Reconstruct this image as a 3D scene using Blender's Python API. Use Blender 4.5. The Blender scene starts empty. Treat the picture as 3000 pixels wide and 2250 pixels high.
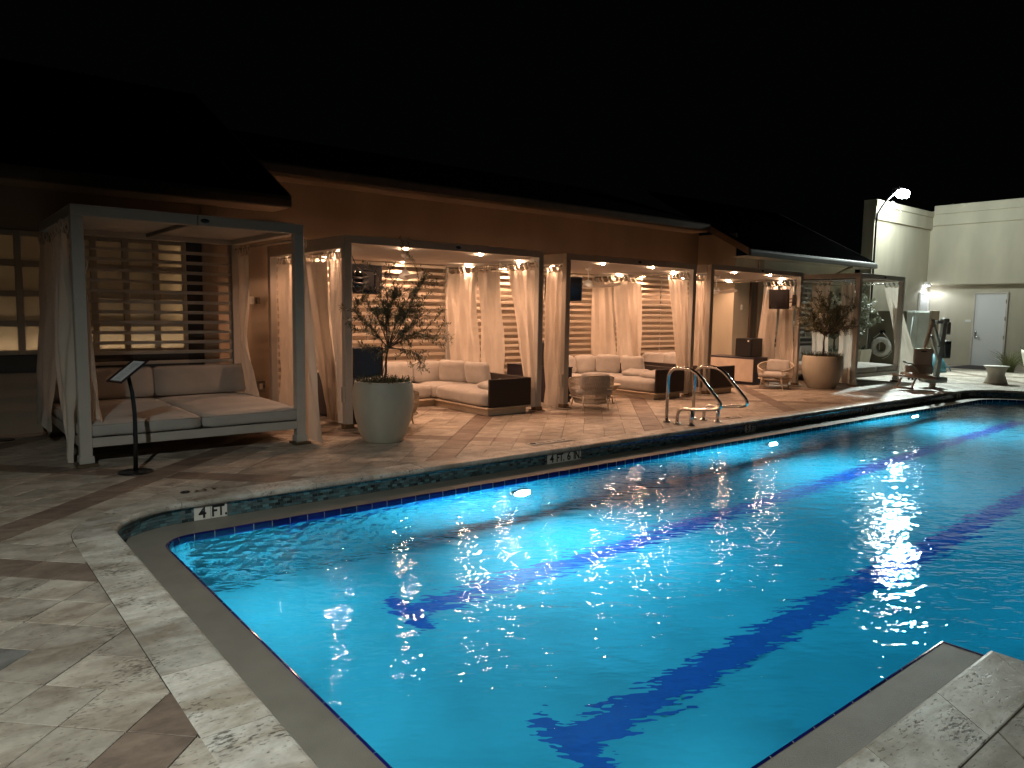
import bpy, bmesh, math, random
from mathutils import Vector, Matrix
from mathutils.geometry import tessellate_polygon
R = math.radians; PI = math.pi
rnd = random.Random(7)
SC = bpy.context.scene
COL = SC.collection

# ---------------------------------------------------------------- camera
H = 1.55
cr = Vector((0.7773460798806984, -0.6288824752816837, 0.015488846880689428))
cu = Vector((0.05050706990345744, 0.0869349002119389, 0.9949328414596171))
cf = Vector((0.6270423494341337, 0.7726248477810708, -0.09934151502468175))
FPX = 2137.77
cam = bpy.data.cameras.new('camera'); camo = bpy.data.objects.new('camera', cam); COL.objects.link(camo)
cam.lens = FPX / 3000 * 36; cam.sensor_width = 36; cam.clip_end = 500; cam.clip_start = .05
camo.matrix_world = Matrix(((cr.x, cu.x, -cf.x, 0), (cr.y, cu.y, -cf.y, 0), (cr.z, cu.z, -cf.z, H), (0, 0, 0, 1)))
SC.camera = camo

def project(p):
    v = Vector(p) - Vector((0, 0, H)); d = v.dot(cf)
    if d < .05: return None
    return 1500 + FPX * v.dot(cr) / d, 1125 - FPX * v.dot(cu) / d, d
def in_view(p, m=60):
    q = project(p)
    return q is not None and -m < q[0] < 3000 + m and -m < q[1] < 2250 + m

# ---------------------------------------------------------------- world, exposure
W = bpy.data.worlds.new('World'); SC.world = W; W.use_nodes = True
bg = W.node_tree.nodes['Background']
bg.inputs[0].default_value = (.55, .62, .7, 1); bg.inputs[1].default_value = .0011
vs = SC.view_settings; vs.view_transform = 'Standard'; vs.look = 'None'; vs.gamma = 1; vs.exposure = 0
vs.use_curve_mapping = False
cy = SC.cycles
cy.use_denoising = True
try:
    cy.denoiser = 'OPENIMAGEDENOISE'; cy.denoising_input_passes = 'RGB_ALBEDO_NORMAL'
except Exception: pass
cy.max_bounces = 8; cy.diffuse_bounces = 4; cy.glossy_bounces = 4; cy.transmission_bounces = 6; cy.transparent_max_bounces = 8
cy.caustics_reflective = False; cy.caustics_refractive = False
cy.sample_clamp_indirect = 12; cy.use_light_tree = True; cy.blur_glossy = 0.0
cy.use_adaptive_sampling = True; cy.adaptive_threshold = .01

# ---------------------------------------------------------------- lamps that light the place
def light(name, kind, loc, energy, color, aim=None, size=.03, spot=None, blend=.6, parent=None):
    l = bpy.data.lights.new(name, kind); l.energy = energy; l.color = color
    if kind in ('SPOT', 'POINT'): l.shadow_soft_size = size
    if kind == 'AREA':
        l.shape = 'RECTANGLE'; l.size, l.size_y = size
    if spot: l.spot_size = R(spot); l.spot_blend = blend
    o = bpy.data.objects.new(name, l); COL.objects.link(o); o.location = loc
    if aim is not None: o.rotation_euler = (Vector(aim) - Vector(loc)).to_track_quat('-Z', 'Y').to_euler()
    if parent: o.parent = parent
    return o
WARM = (1, .53, .315); COLD = (.86, 1, .93)
FLOOD_A = (23.3, 10.2, 5.25)
FLOOD_B = (-1.2, 1.0, 4.3)
light('flood_light_beam', 'SPOT', (23.15, 9.5, 5.05), 2900, COLD, aim=(19.5, 4.2, 0), size=.10, spot=112, blend=.7)
light('flood_light_spill', 'POINT', (23.2, 9.35, 5.0), 215, COLD, size=.14)
light('deck_flood_beam', 'SPOT', FLOOD_B, 780, (.95, 1, .92), aim=(.5, 2.8, 0), size=.05, spot=104, blend=1.0)
light('wall_lamp_beam', 'SPOT', (26.62, 10.42, 2.56), 22, (.85, .93, 1), aim=(26.6, 10.38, 0), size=.05, spot=160, blend=.3)

# ---------------------------------------------------------------- materials
def NT(name):
    m = bpy.data.materials.new(name); m.use_nodes = True
    nt = m.node_tree; nt.nodes.clear()
    out = nt.nodes.new('ShaderNodeOutputMaterial')
    return m, nt, out
def N(nt, t, **k):
    n = nt.nodes.new(t)
    for a, b in k.items():
        if a.startswith('_'): n.inputs[int(a[1:])].default_value = b
        else: setattr(n, a, b)
    return n
def rgba(c): return (c[0], c[1], c[2], 1)
def M(name, c, rough=.6, vary=.12, vscale=3.0, bump=0, bscale=40, metal=0, c2=None, spec=.5, coat=0, objrand=0, trans=0, stretch=None, sheen=0):
    m, nt, out = NT(name)
    L = nt.links.new
    tc = N(nt, 'ShaderNodeTexCoord')
    src = tc.outputs['Object']
    if stretch:
        mp = N(nt, 'ShaderNodeMapping'); mp.inputs['Scale'].default_value = stretch; L(src, mp.inputs[0]); src = mp.outputs[0]
    no = N(nt, 'ShaderNodeTexNoise'); no.inputs['Scale'].default_value = vscale; no.inputs['Detail'].default_value = 5
    L(src, no.inputs['Vector'])
    ra = N(nt, 'ShaderNodeValToRGB')
    a = c2 if c2 else tuple(x * (1 - vary) for x in c); b = c if c2 else tuple(min(1, x * (1 + vary * .6)) for x in c)
    ra.color_ramp.elements[0].position = .35; ra.color_ramp.elements[0].color = rgba(a)
    ra.color_ramp.elements[1].position = .65; ra.color_ramp.elements[1].color = rgba(b)
    L(no.outputs['Fac'], ra.inputs[0]); colr = ra.outputs[0]
    if objrand:
        oi = N(nt, 'ShaderNodeObjectInfo'); ge = N(nt, 'ShaderNodeNewGeometry')
        ad = N(nt, 'ShaderNodeMath', operation='ADD'); L(oi.outputs['Random'], ad.inputs[0]); L(ge.outputs['Random Per Island'], ad.inputs[1])
        fr = N(nt, 'ShaderNodeMath', operation='FRACT'); L(ad.outputs[0], fr.inputs[0])
        mr = N(nt, 'ShaderNodeMapRange'); mr.inputs['To Min'].default_value = 1 - objrand; mr.inputs['To Max'].default_value = 1 + objrand * .5
        L(fr.outputs[0], mr.inputs['Value'])
        mu = N(nt, 'ShaderNodeVectorMath', operation='SCALE'); L(colr, mu.inputs[0]); L(mr.outputs[0], mu.inputs['Scale']); colr = mu.outputs[0]
    p = N(nt, 'ShaderNodeBsdfPrincipled'); L(colr, p.inputs['Base Color'])
    p.inputs['Roughness'].default_value = rough; p.inputs['Metallic'].default_value = metal
    p.inputs['Specular IOR Level'].default_value = spec
    p.inputs['Coat Weight'].default_value = coat
    if sheen: p.inputs['Sheen Weight'].default_value = sheen
    if bump:
        nb = N(nt, 'ShaderNodeTexNoise'); nb.inputs['Scale'].default_value = bscale; nb.inputs['Detail'].default_value = 4
        L(src, nb.inputs['Vector'])
        bu = N(nt, 'ShaderNodeBump'); bu.inputs['Strength'].default_value = bump; bu.inputs['Distance'].default_value = .01
        L(nb.outputs['Fac'], bu.inputs['Height']); L(bu.outputs[0], p.inputs['Normal'])
    if trans:
        t = N(nt, 'ShaderNodeBsdfTranslucent'); L(colr, t.inputs[0])
        mx = N(nt, 'ShaderNodeMixShader'); mx.inputs[0].default_value = trans
        L(p.outputs[0], mx.inputs[1]); L(t.outputs[0], mx.inputs[2]); L(mx.outputs[0], out.inputs[0])
    else: L(p.outputs[0], out.inputs[0])
    return m
def emit(name, c, s):
    m, nt, out = NT(name); e = N(nt, 'ShaderNodeEmission'); e.inputs[0].default_value = rgba(c); e.inputs[1].default_value = s
    nt.links.new(e.outputs[0], out.inputs[0]); return m

def travertine(name, light_c, dark_c, pit=.5):
    m, nt, out = NT(name); L = nt.links.new
    tc = N(nt, 'ShaderNodeTexCoord'); oi = N(nt, 'ShaderNodeObjectInfo'); ge = N(nt, 'ShaderNodeNewGeometry')
    ad = N(nt, 'ShaderNodeMath', operation='ADD'); L(oi.outputs['Random'], ad.inputs[0]); L(ge.outputs['Random Per Island'], ad.inputs[1])
    fr = N(nt, 'ShaderNodeMath', operation='FRACT'); L(ad.outputs[0], fr.inputs[0])
    sc = N(nt, 'ShaderNodeMath', operation='MULTIPLY', _1=37.0); L(fr.outputs[0], sc.inputs[0])
    off = N(nt, 'ShaderNodeCombineXYZ'); L(sc.outputs[0], off.inputs[0]); L(sc.outputs[0], off.inputs[1])
    va = N(nt, 'ShaderNodeVectorMath', operation='ADD'); L(tc.outputs['Object'], va.inputs[0]); L(off.outputs[0], va.inputs[1])
    mp = N(nt, 'ShaderNodeMapping'); mp.inputs['Scale'].default_value = (1, 2.2, 1); mp.inputs['Rotation'].default_value = (0, 0, R(20)); L(va.outputs[0], mp.inputs[0])
    n1 = N(nt, 'ShaderNodeTexNoise'); n1.inputs['Scale'].default_value = 2.6; n1.inputs['Detail'].default_value = 9; n1.inputs['Roughness'].default_value = .62; n1.inputs['Distortion'].default_value = .4
    L(mp.outputs[0], n1.inputs['Vector'])
    ra = N(nt, 'ShaderNodeValToRGB'); el = ra.color_ramp.elements
    mid = tuple((a + b) / 2 for a, b in zip(light_c, dark_c))
    el[0].position = .36; el[0].color = rgba(dark_c); el[1].position = .60; el[1].color = rgba(light_c)
    e = el.new(.48); e.color = rgba(mid)
    L(n1.outputs['Fac'], ra.inputs[0])
    # per stone tone
    mr = N(nt, 'ShaderNodeMapRange'); mr.inputs['To Min'].default_value = .76; mr.inputs['To Max'].default_value = 1.12; L(fr.outputs[0], mr.inputs['Value'])
    mu = N(nt, 'ShaderNodeVectorMath', operation='SCALE'); L(ra.outputs[0], mu.inputs[0]); L(mr.outputs[0], mu.inputs['Scale'])
    # pits and dirt
    n2 = N(nt, 'ShaderNodeTexNoise'); n2.inputs['Scale'].default_value = 34; n2.inputs['Detail'].default_value = 4; n2.inputs['Roughness'].default_value = .6; L(mp.outputs[0], n2.inputs['Vector'])
    n3 = N(nt, 'ShaderNodeTexNoise'); n3.inputs['Scale'].default_value = 3.1; n3.inputs['Detail'].default_value = 3; L(va.outputs[0], n3.inputs['Vector'])
    m3 = N(nt, 'ShaderNodeMapRange'); m3.inputs['From Min'].default_value = .5; m3.inputs['From Max'].default_value = .72; m3.inputs['To Min'].default_value = 0; m3.inputs['To Max'].default_value = .16; L(n3.outputs['Fac'], m3.inputs['Value'])
    s2 = N(nt, 'ShaderNodeMath', operation='ADD'); L(n2.outputs['Fac'], s2.inputs[0]); L(m3.outputs[0], s2.inputs[1])
    pr = N(nt, 'ShaderNodeMapRange'); pr.inputs['From Min'].default_value = .60; pr.inputs['From Max'].default_value = .74; L(s2.outputs[0], pr.inputs['Value'])
    mf = N(nt, 'ShaderNodeMath', operation='MULTIPLY', _1=pit); L(pr.outputs[0], mf.inputs[0])
    mx = N(nt, 'ShaderNodeMix', data_type='RGBA'); L(mf.outputs[0], mx.inputs[0]); L(mu.outputs[0], mx.inputs[6]); mx.inputs[7].default_value = (.07, .06, .05, 1)
    n5 = N(nt, 'ShaderNodeTexNoise'); n5.inputs['Scale'].default_value = 12; n5.inputs['Detail'].default_value = 8; n5.inputs['Roughness'].default_value = .68; L(va.outputs[0], n5.inputs['Vector'])
    m5 = N(nt, 'ShaderNodeMapRange'); m5.inputs['From Min'].default_value = .34; m5.inputs['From Max'].default_value = .62; m5.inputs['To Min'].default_value = .80; m5.inputs['To Max'].default_value = 1.06; L(n5.outputs['Fac'], m5.inputs['Value'])
    mv = N(nt, 'ShaderNodeVectorMath', operation='SCALE'); L(mx.outputs[2], mv.inputs[0]); L(m5.outputs[0], mv.inputs['Scale'])
    p = N(nt, 'ShaderNodeBsdfPrincipled'); L(mv.outputs[0], p.inputs['Base Color'])
    n4 = N(nt, 'ShaderNodeTexNoise'); n4.inputs['Scale'].default_value = 1.3; n4.inputs['Detail'].default_value = 3; L(tc.outputs['Object'], n4.inputs['Vector'])
    rr = N(nt, 'ShaderNodeMapRange'); rr.inputs['From Min'].default_value = .35; rr.inputs['From Max'].default_value = .65; rr.inputs['To Min'].default_value = .33; rr.inputs['To Max'].default_value = .62; L(n4.outputs['Fac'], rr.inputs['Value']); L(rr.outputs[0], p.inputs['Roughness'])
    iv = N(nt, 'ShaderNodeMath', operation='SUBTRACT'); L(n1.outputs['Fac'], iv.inputs[0]); L(mf.outputs[0], iv.inputs[1])
    bu = N(nt, 'ShaderNodeBump'); bu.inputs['Strength'].default_value = .5; bu.inputs['Distance'].default_value = .006; L(iv.outputs[0], bu.inputs['Height']); L(bu.outputs[0], p.inputs['Normal'])
    L(p.outputs[0], out.inputs[0]); return m

T_LIGHT = travertine('travertine', (.55, .495, .42), (.32, .265, .21), .7)
T_DARK = travertine('noce_travertine', (.27, .205, .16), (.17, .125, .10), .3)
T_GREY = travertine('grey_travertine', (.20, .19, .18), (.10, .095, .09), .4)
T_COPE = travertine('coping_travertine', (.70, .67, .61), (.38, .33, .265), .85)
GROUT = M('grout', (.17, .15, .125), .9, bump=.3)
STUCCO_B = M('brown_stucco', (.43, .35, .265), .85, .12, 1.1, stretch=(1, 1, .35), bump=.25, bscale=120)
STUCCO_C = M('cream_stucco', (.56, .51, .40), .85, .13, 1.3, stretch=(1, 1, .3), bump=.25, bscale=120)
STUCCO_D = M('olive_stucco', (.23, .20, .145), .85, .06, 1.2, bump=.2, bscale=120)
TRIM = M('fascia_paint', (.20, .145, .10), .6, .08, spec=.3)
ROOF = M('dark_metal_roof', (.005, .005, .006), .9, .25, 1.5, spec=.03)
GUTTER = M('white_gutter', (.10, .095, .085), .5, .06)
FRAME = M('grey_powder_coat', (.50, .47, .42), .38, .04, 6)
FRAME2 = M('white_powder_coat', (.42, .385, .35), .35, .04, 6)
CANVAS = M('canopy_canvas', (.60, .57, .51), .9, .06, 2, bump=.2, bscale=300, trans=.12)
CURT = M('curtain_cloth', (.78, .71, .62), .85, .05, 4, bump=.25, bscale=220, trans=.28)
CUSH = M('grey_cushion_fabric', (.49, .465, .435), .95, .07, 9, bump=.45, bscale=420, sheen=.2)
CUSH2 = M('daybed_cushion_fabric', (.47, .445, .41), .95, .07, 5, bump=.35, bscale=420, sheen=.2)
PIPE = M('cushion_piping', (.40, .36, .32), .9, .05)
WICKER_D = M('dark_wicker', (.035, .024, .020), .55, .4, 90, bump=.7, bscale=160, stretch=(1, 1, 3))
WOOD_L = M('pale_teak', (.60, .50, .38), .5, .12, 6, stretch=(1, 1, 9))
SLAT = M('slat_paint', (.64, .55, .44), .42, .04, 4)
NAVY = M('navy_laminate', (.022, .020, .034), .35, .1)
BLACK = M('black_plastic', (.012, .012, .013), .3, .1)
TVGLASS = M('black_screen', (.006, .006, .007), .07, .0, spec=.6)
STEEL = M('stainless_steel', (.62, .62, .60), .17, .04, 20, metal=1)
BRASS = M('bronze', (.25, .19, .12), .35, .1, metal=.8)
WHITE = M('white_enamel', (.78, .77, .74), .35, .03)
DOORW = M('white_door_paint', (.80, .80, .80), .4, .02, 1)
POT = M('cream_planter', (.54, .51, .42), .5, .10, 3.5, stretch=(1, 1, .4), bump=.12, bscale=200)
SOIL = M('dark_soil', (.03, .022, .015), .95, .3, 30, bump=1, bscale=60)
BARK = M('olive_bark', (.13, .10, .075), .9, .35, 40, bump=.6, bscale=90)
LEAF = M('olive_leaf', (.25, .26, .165), .45, .3, 6, c2=(.13, .14, .085), objrand=.5, trans=.2)
LEAF2 = M('ground_cover_leaf', (.10, .115, .05), .55, .3, 6, c2=(.04, .05, .022), objrand=.5, trans=.15)
GRASSM = M('ornamental_grass', (.25, .25, .10), .6, .3, 6, c2=(.12, .14, .05), objrand=.4, trans=.2)
LEDGE = M('grey_plaster_ledge', (.235, .22, .19), .5, .10, 5, bump=.35, bscale=170, spec=.3)
RIM = M('cobalt_tile', (.012, .014, .16), .10, .15, 3, objrand=.35, coat=.5)
GROUTW = M('white_grout', (.55, .55, .53), .8)
MOSAIC = M('slate_glass_mosaic', (.085, .135, .15), .16, .1, 30, objrand=.75, coat=.6)
MOSAIC2 = M('teal_glass_mosaic', (.12, .24, .27), .14, .1, 30, objrand=.5, coat=.6)
MARK_W = M('white_marker_tile', (.74, .72, .66), .25, .04)
INK = M('black_lettering', (.012, .012, .012), .5, .0)
PLASTER = M('pool_plaster', (.055, .52, .70), .7, .13, 1.4)
LANE = M('cobalt_lane_tile', (.008, .11, .50), .5, .1, 12)
WOVEN = M('woven_rope', (.66, .58, .48), .75, .1, 30)
CONC = M('concrete_table', (.62, .59, .52), .7, .08, 4, bump=.2)
TAN = M('tan_moulded_plastic', (.74, .63, .53), .45, .04)
LIFTG = M('lift_grey_paint', (.50, .54, .52), .35, .05)
TEAL = M('teal_cover', (.05, .22, .28), .6, .15, 5)
PAPER = M('white_paper', (.78, .79, .80), .6, .0)
WINFR = M('window_frame_paint', (.52, .47, .385), .45, .03)
RING = M('lifebuoy_white', (.74, .72, .66), .5, .05)
FROST = M('frosted_glass', (.62, .60, .56), .25, .03, 2, trans=.6, spec=.6)
LAMP_W = emit('warm_lamp_glow', (1, .66, .42), 240)
LAMP_C = emit('cold_lamp_glow', (.93, 1, .97), 110)
LAMP_D = emit('wall_lamp_glow', (.9, .95, 1), 60)
LAMP_FILL_STRONG = emit('added_strong_lamp_glow', (.80, .96, 1), 4600)  # for unseen lamps added to brighten the far side of the pool
LAMP_FILL_CORNER = emit('added_corner_lamp_glow', (.80, .95, 1), 330)  # for an unseen lamp added to lift the left corner
LAMP_FILL_DIM = emit('added_dim_lamp_glow', (.80, .95, 1), 105)  # for unseen lamps added to fill the near water
LAMP_P = emit('pool_lamp_glow', (.80, .95, 1), 1150)

# ---------------------------------------------------------------- mesh helpers
class MB:
    def __init__(s): s.v = []; s.f = []; s.m = []; s.sm = []
    def add(s, vs_, fs, mi=0, smooth=False, mat=None):
        o = len(s.v)
        for p in vs_: s.v.append(tuple(mat @ Vector(p)) if mat is not None else tuple(p))
        for f in fs: s.f.append(tuple(i + o for i in f)); s.m.append(mi); s.sm.append(smooth)
        return s
    def build(s, name, mats, parent=None, loc=None, rot=None, link=True):
        me = bpy.data.meshes.new(name); me.from_pydata(s.v, [], s.f)
        if not isinstance(mats, (list, tuple)): mats = [mats]
        for m in mats: me.materials.append(m)
        me.polygons.foreach_set('material_index', s.m); me.polygons.foreach_set('use_smooth', s.sm)
        me.update()
        o = bpy.data.objects.new(name, me); COL.objects.link(o)
        if parent: o.parent = parent
        if loc: o.location = loc
        if rot: o.rotation_euler = rot
        return o
def box(a, b, c=0, mb=None, mi=0, mat=None):
    """box between corners a and b with chamfer c"""
    mb = mb or MB()
    x0, y0, z0 = (min(a[i], b[i]) for i in range(3)); x1, y1, z1 = (max(a[i], b[i]) for i in range(3))
    if c <= 0:
        v = [(x, y, z) for z in (z0, z1) for y in (y0, y1) for x in (x0, x1)]
        f = [(0, 2, 3, 1), (4, 5, 7, 6), (0, 1, 5, 4), (2, 6, 7, 3), (0, 4, 6, 2), (1, 3, 7, 5)]
        return mb.add(v, f, mi, mat=mat)
    c = min(c, (x1 - x0) * .45, (y1 - y0) * .45, (z1 - z0) * .45)
    P = [(x0, x1), (y0, y1), (z0, z1)]; v = []; idx = {}
    for sx in (0, 1):
        for sy in (0, 1):
            for sz in (0, 1):
                s = (sx, sy, sz)
                for ax in range(3):
                    p = [P[i][s[i]] + (0 if i == ax else (c if s[i] == 0 else -c)) for i in range(3)]
                    idx[(sx, sy, sz, ax)] = len(v); v.append(tuple(p))
    f = []
    def q(*k): f.append(tuple(idx[i] for i in k))
    for ax in range(3):
        o1, o2 = [i for i in range(3) if i != ax]
        for s in (0, 1):
            ks = []
            for (p1, p2) in ((0, 0), (1, 0), (1, 1), (0, 1)):
                t = [0, 0, 0]; t[ax] = s; t[o1] = p1; t[o2] = p2; ks.append((t[0], t[1], t[2], ax))
            if (s == 1) == (ax == 1): ks.reverse()
            q(*ks)
        # edges parallel to ax
        for p1 in (0, 1):
            for p2 in (0, 1):
                def k(sa, which):
                    t = [0, 0, 0]; t[ax] = sa; t[o1] = p1; t[o2] = p2; return (t[0], t[1], t[2], which)
                ks = [k(0, o1), k(1, o1), k(1, o2), k(0, o2)]
                if (p1 == p2) == (ax != 1): ks.reverse()
                q(*ks)
    for sx in (0, 1):
        for sy in (0, 1):
            for sz in (0, 1):
                ks = [(sx, sy, sz, 0), (sx, sy, sz, 1), (sx, sy, sz, 2)]
                if (sx + sy + sz) % 2 == 0: ks.reverse()
                q(*ks)
    return mb.add(v, f, mi, mat=mat)
def rbox(a, b, r=.05, n=8, puff=0, mb=None, mi=0, mat=None, wob=0, seed=0):
    """soft cushion: subdivided cube pushed to a rounded box; puff bulges the top"""
    mb = mb or MB(); c = Vector([(a[i] + b[i]) / 2 for i in range(3)]); h = Vector([abs(b[i] - a[i]) / 2 for i in range(3)])
    r = min(r, h.x * .98, h.y * .98, h.z * .98); v = []; key = {}; f = []
    rr_ = random.Random(seed); ph = [rr_.uniform(0, 6.28) for _ in range(6)]
    ts = [math.tan((i / n * 2 - 1) * PI / 4) for i in range(n + 1)]
    def vert(p):
        k = tuple(round(x, 5) for x in p)
        if k in key: return key[k]
        q = Vector((p[0] * h.x, p[1] * h.y, p[2] * h.z))
        inn = Vector([max(-h[i] + r, min(h[i] - r, q[i])) for i in range(3)])
        d = q - inn
        if d.length > 1e-9:
            q = inn + d.normalized() * r
        bx = (1 - p[0] ** 2) * (1 - p[1] ** 2)
        q.z += puff * bx * p[2]
        if puff: q.x += puff * .35 * (1 - p[1] ** 2) * (1 - p[2] ** 2) * p[0]; q.y += puff * .35 * (1 - p[0] ** 2) * (1 - p[2] ** 2) * p[1]
        if wob:
            w = math.sin(q.x * 9 + ph[0]) * math.sin(q.y * 8 + ph[1]) + .6 * math.sin(q.x * 21 + q.y * 17 + ph[2]) + .5 * math.sin(q.z * 25 + q.x * 14 + ph[3])
            q += d.normalized() * w * wob if d.length > 1e-9 else Vector((0, 0, w * wob * (1 if p[2] > 0 else -1)))
        key[k] = len(v); v.append(tuple(c + q)); return key[k]
    for ax in range(3):
        o1, o2 = [(1, 2), (2, 0), (0, 1)][ax]
        for s in (-1, 1):
            for i in range(n):
                for j in range(n):
                    qs = []
                    for (di, dj) in ((0, 0), (1, 0), (1, 1), (0, 1)):
                        p = [0, 0, 0]; p[ax] = s; p[o1] = ts[i + di]; p[o2] = ts[j + dj]; qs.append(vert(p))
                    if s < 0: qs.reverse()
                    f.append(tuple(qs))
    return mb.add(v, f, mi, True, mat)
def tube(pts, r, n=8, mb=None, mi=0, caps=True, closed=False, mat=None):
    mb = mb or MB(); pts = [Vector(p) for p in pts]; v = []; f = []; L = len(pts)
    rs = r if isinstance(r, (list, tuple)) else [r] * L
    up = Vector((0, 0, 1)); prev = None
    for i, p in enumerate(pts):
        if closed: t = pts[(i + 1) % L] - pts[i - 1]
        else: t = pts[min(i + 1, L - 1)] - pts[max(i - 1, 0)]
        t.normalize()
        if prev is None:
            a = t.cross(up if abs(t.z) < .95 else Vector((1, 0, 0))).normalized()
        else: a = (prev - t * prev.dot(t)).normalized()
        prev = a; b = t.cross(a)
        for k in range(n):
            an = 2 * PI * k / n; v.append(tuple(p + (a * math.cos(an) + b * math.sin(an)) * rs[i]))
    for i in range(L if closed else L - 1):
        for k in range(n):
            j = (i + 1) % L
            f.append((i * n + k, i * n + (k + 1) % n, j * n + (k + 1) % n, j * n + k))
    if caps and not closed:
        f.append(tuple(reversed(range(n)))); f.append(tuple((L - 1) * n + k for k in range(n)))
    return mb.add(v, f, mi, True, mat)
def lathe(prof, n=24, mb=None, mi=0, c=(0, 0, 0), cap0=True, cap1=True, a0=0, a1=2 * PI, ax=1.0, ay=1.0):
    mb = mb or MB(); v = []; f = []; full = abs(a1 - a0 - 2 * PI) < 1e-6; cols = n if full else n + 1
    for (r, z) in prof:
        for k in range(cols):
            an = a0 + (a1 - a0) * k / n; v.append((c[0] + r * math.cos(an) * ax, c[1] + r * math.sin(an) * ay, c[2] + z))
    for i in range(len(prof) - 1):
        for k in range(n):
            k2 = (k + 1) % cols if full else k + 1
            f.append((i * cols + k, i * cols + k2, (i + 1) * cols + k2, (i + 1) * cols + k))
    if full and cap0: f.append(tuple(reversed(range(n))))
    if full and cap1: f.append(tuple((len(prof) - 1) * cols + k for k in range(n)))
    return mb.add(v, f, mi, True)
def poly(mb, pts, mi=0): return mb.add(pts, [tuple(range(len(pts)))], mi)
def prism(mb, pts, z0, z1, ch=.003, mi=0):
    """tile: plan polygon (ccw) extruded, top edge chamfered"""
    n = len(pts); c = Vector((sum(p[0] for p in pts) / n, sum(p[1] for p in pts) / n))
    def inset(d):
        o = []
        for p in pts:
            q = Vector(p[:2]) - c; l = q.length; o.append(c + q * max(0, (l - d * 1.35) / l) if l > 1e-6 else c)
        return o
    i1 = inset(ch)
    v = [(p[0], p[1], z0) for p in pts] + [(p[0], p[1], z1 - ch) for p in pts] + [(p.x, p.y, z1) for p in i1]
    f = [(k, (k + 1) % n, n + (k + 1) % n, n + k) for k in range(n)] + [(n + k, n + (k + 1) % n, 2 * n + (k + 1) % n, 2 * n + k) for k in range(n)] + [tuple(range(2 * n, 3 * n))]
    return mb.add(v, f, mi)
def empty(name, loc=(0, 0, 0), rz=0, parent=None):
    o = bpy.data.objects.new(name, None); COL.objects.link(o); o.location = loc; o.rotation_euler = (0, 0, rz); o.empty_display_size = .1
    if parent: o.parent = parent
    return o
def tag(o, label, cat, group=None):
    o['label'] = label; o['category'] = cat
    if group: o['group'] = group
    return o
def structure(o): o['kind'] = 'structure'; return o
def stuff(o): o['kind'] = 'stuff'; return o
def copy_tree(o, parent=None):
    c = o.copy(); COL.objects.link(c); c.parent = parent
    if parent: c.matrix_parent_inverse = o.matrix_parent_inverse.copy()
    for ch in o.children: copy_tree(ch, c)
    return c
def text_mesh(body, size, name='lettering', mat=None, parent=None, matrix=None, bold=.0, ext=.0006, spacing=1.0):
    cu_ = bpy.data.curves.new(name, 'FONT'); cu_.body = body; cu_.size = size; cu_.extrude = ext; cu_.offset = bold; cu_.resolution_u = 3
    cu_.align_x = 'CENTER'; cu_.align_y = 'CENTER'; cu_.space_character = spacing
    to = bpy.data.objects.new('tmp', cu_); COL.objects.link(to)
    me = bpy.data.meshes.new_from_object(to.evaluated_get(bpy.context.evaluated_depsgraph_get()))
    bpy.data.objects.remove(to); bpy.data.curves.remove(cu_)
    me.materials.clear(); me.materials.append(mat)
    o = bpy.data.objects.new(name, me); COL.objects.link(o)
    if matrix is not None: o.matrix_world = matrix
    if parent: o.parent = parent
    return o

# ================================================================ POOL OUTLINE
# corners counter-clockwise (interior on the left), nose of the coping; radius
NX, FY, NY, PX, RX, SY = .985, 5.99, 1.134, 3.84, 18.5, -4.5
CORN = [((NX, FY), .55), ((NX, NY), .35), ((PX, NY), 0), ((PX, SY), 0), ((RX, SY), 0), ((RX, FY), 1.25)]
nC = len(CORN)
def edge_dir(i):
    a = Vector(CORN[i][0]); b = Vector(CORN[(i + 1) % nC][0]); return (b - a).normalized()
def corner_off(i, off):
    d0 = edge_dir(i - 1); d1 = edge_dir(i); n0 = Vector((-d0.y, d0.x)); n1 = Vector((-d1.y, d1.x))
    p = Vector(CORN[i][0]); c = d0.x * d1.y - d0.y * d1.x
    return p + n0 * off + n1 * off
def fillet(i, off):
    r = CORN[i][1]
    return max(r - off, 0.0) if r > 0 else 0.0
def arc_pt(i, off, t):
    r = fillet(i, off); p = corner_off(i, off); d0 = edge_dir(i - 1); d1 = edge_dir(i)
    if r <= 1e-6: return p
    n0 = Vector((-d0.y, d0.x)); n1 = Vector((-d1.y, d1.x)); c = p + n0 * r + n1 * r
    a0 = math.atan2(-n0.y, -n0.x); an = a0 + (PI / 2) * t
    return c + Vector((math.cos(an), math.sin(an))) * r
def pt(off, st):
    k, i, t = st
    if k == 'a': return arc_pt(i, off, t)
    a = arc_pt(i, off, 1.0); b = arc_pt((i + 1) % nC, off, 0.0); return a + (b - a) * t
def edge_len(i): return (arc_pt(i, 0, 1) - arc_pt((i + 1) % nC, 0, 0)).length
def stations(arcn=8, step=99):
    S = []
    for i in range(nC):
        if CORN[i][1] > 0: S += [('a', i, k / arcn) for k in range(arcn)]
        n = max(1, round(edge_len(i) / step)); S += [('e', i, k / n) for k in range(n)]
    return S
ST = stations(10, 1.0)
def loop(off): return [pt(off, s) for s in ST]
# check orientation: interior must be on the left (ccw)
def band(mb, prof, closed=True, S=ST, mi=0, smooth=False):
    v = []; f = []; m = len(prof)
    for s in S:
        for (o, z) in prof:
            p = pt(o, s); v.append((p.x, p.y, z))
    n = len(S)
    for i in range(n if closed else n - 1):
        j = (i + 1) % n
        for k in range(m - 1): f.append((i * m + k, j * m + k, j * m + k + 1, i * m + k + 1))
    return mb.add(v, f, mi, smooth)

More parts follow.
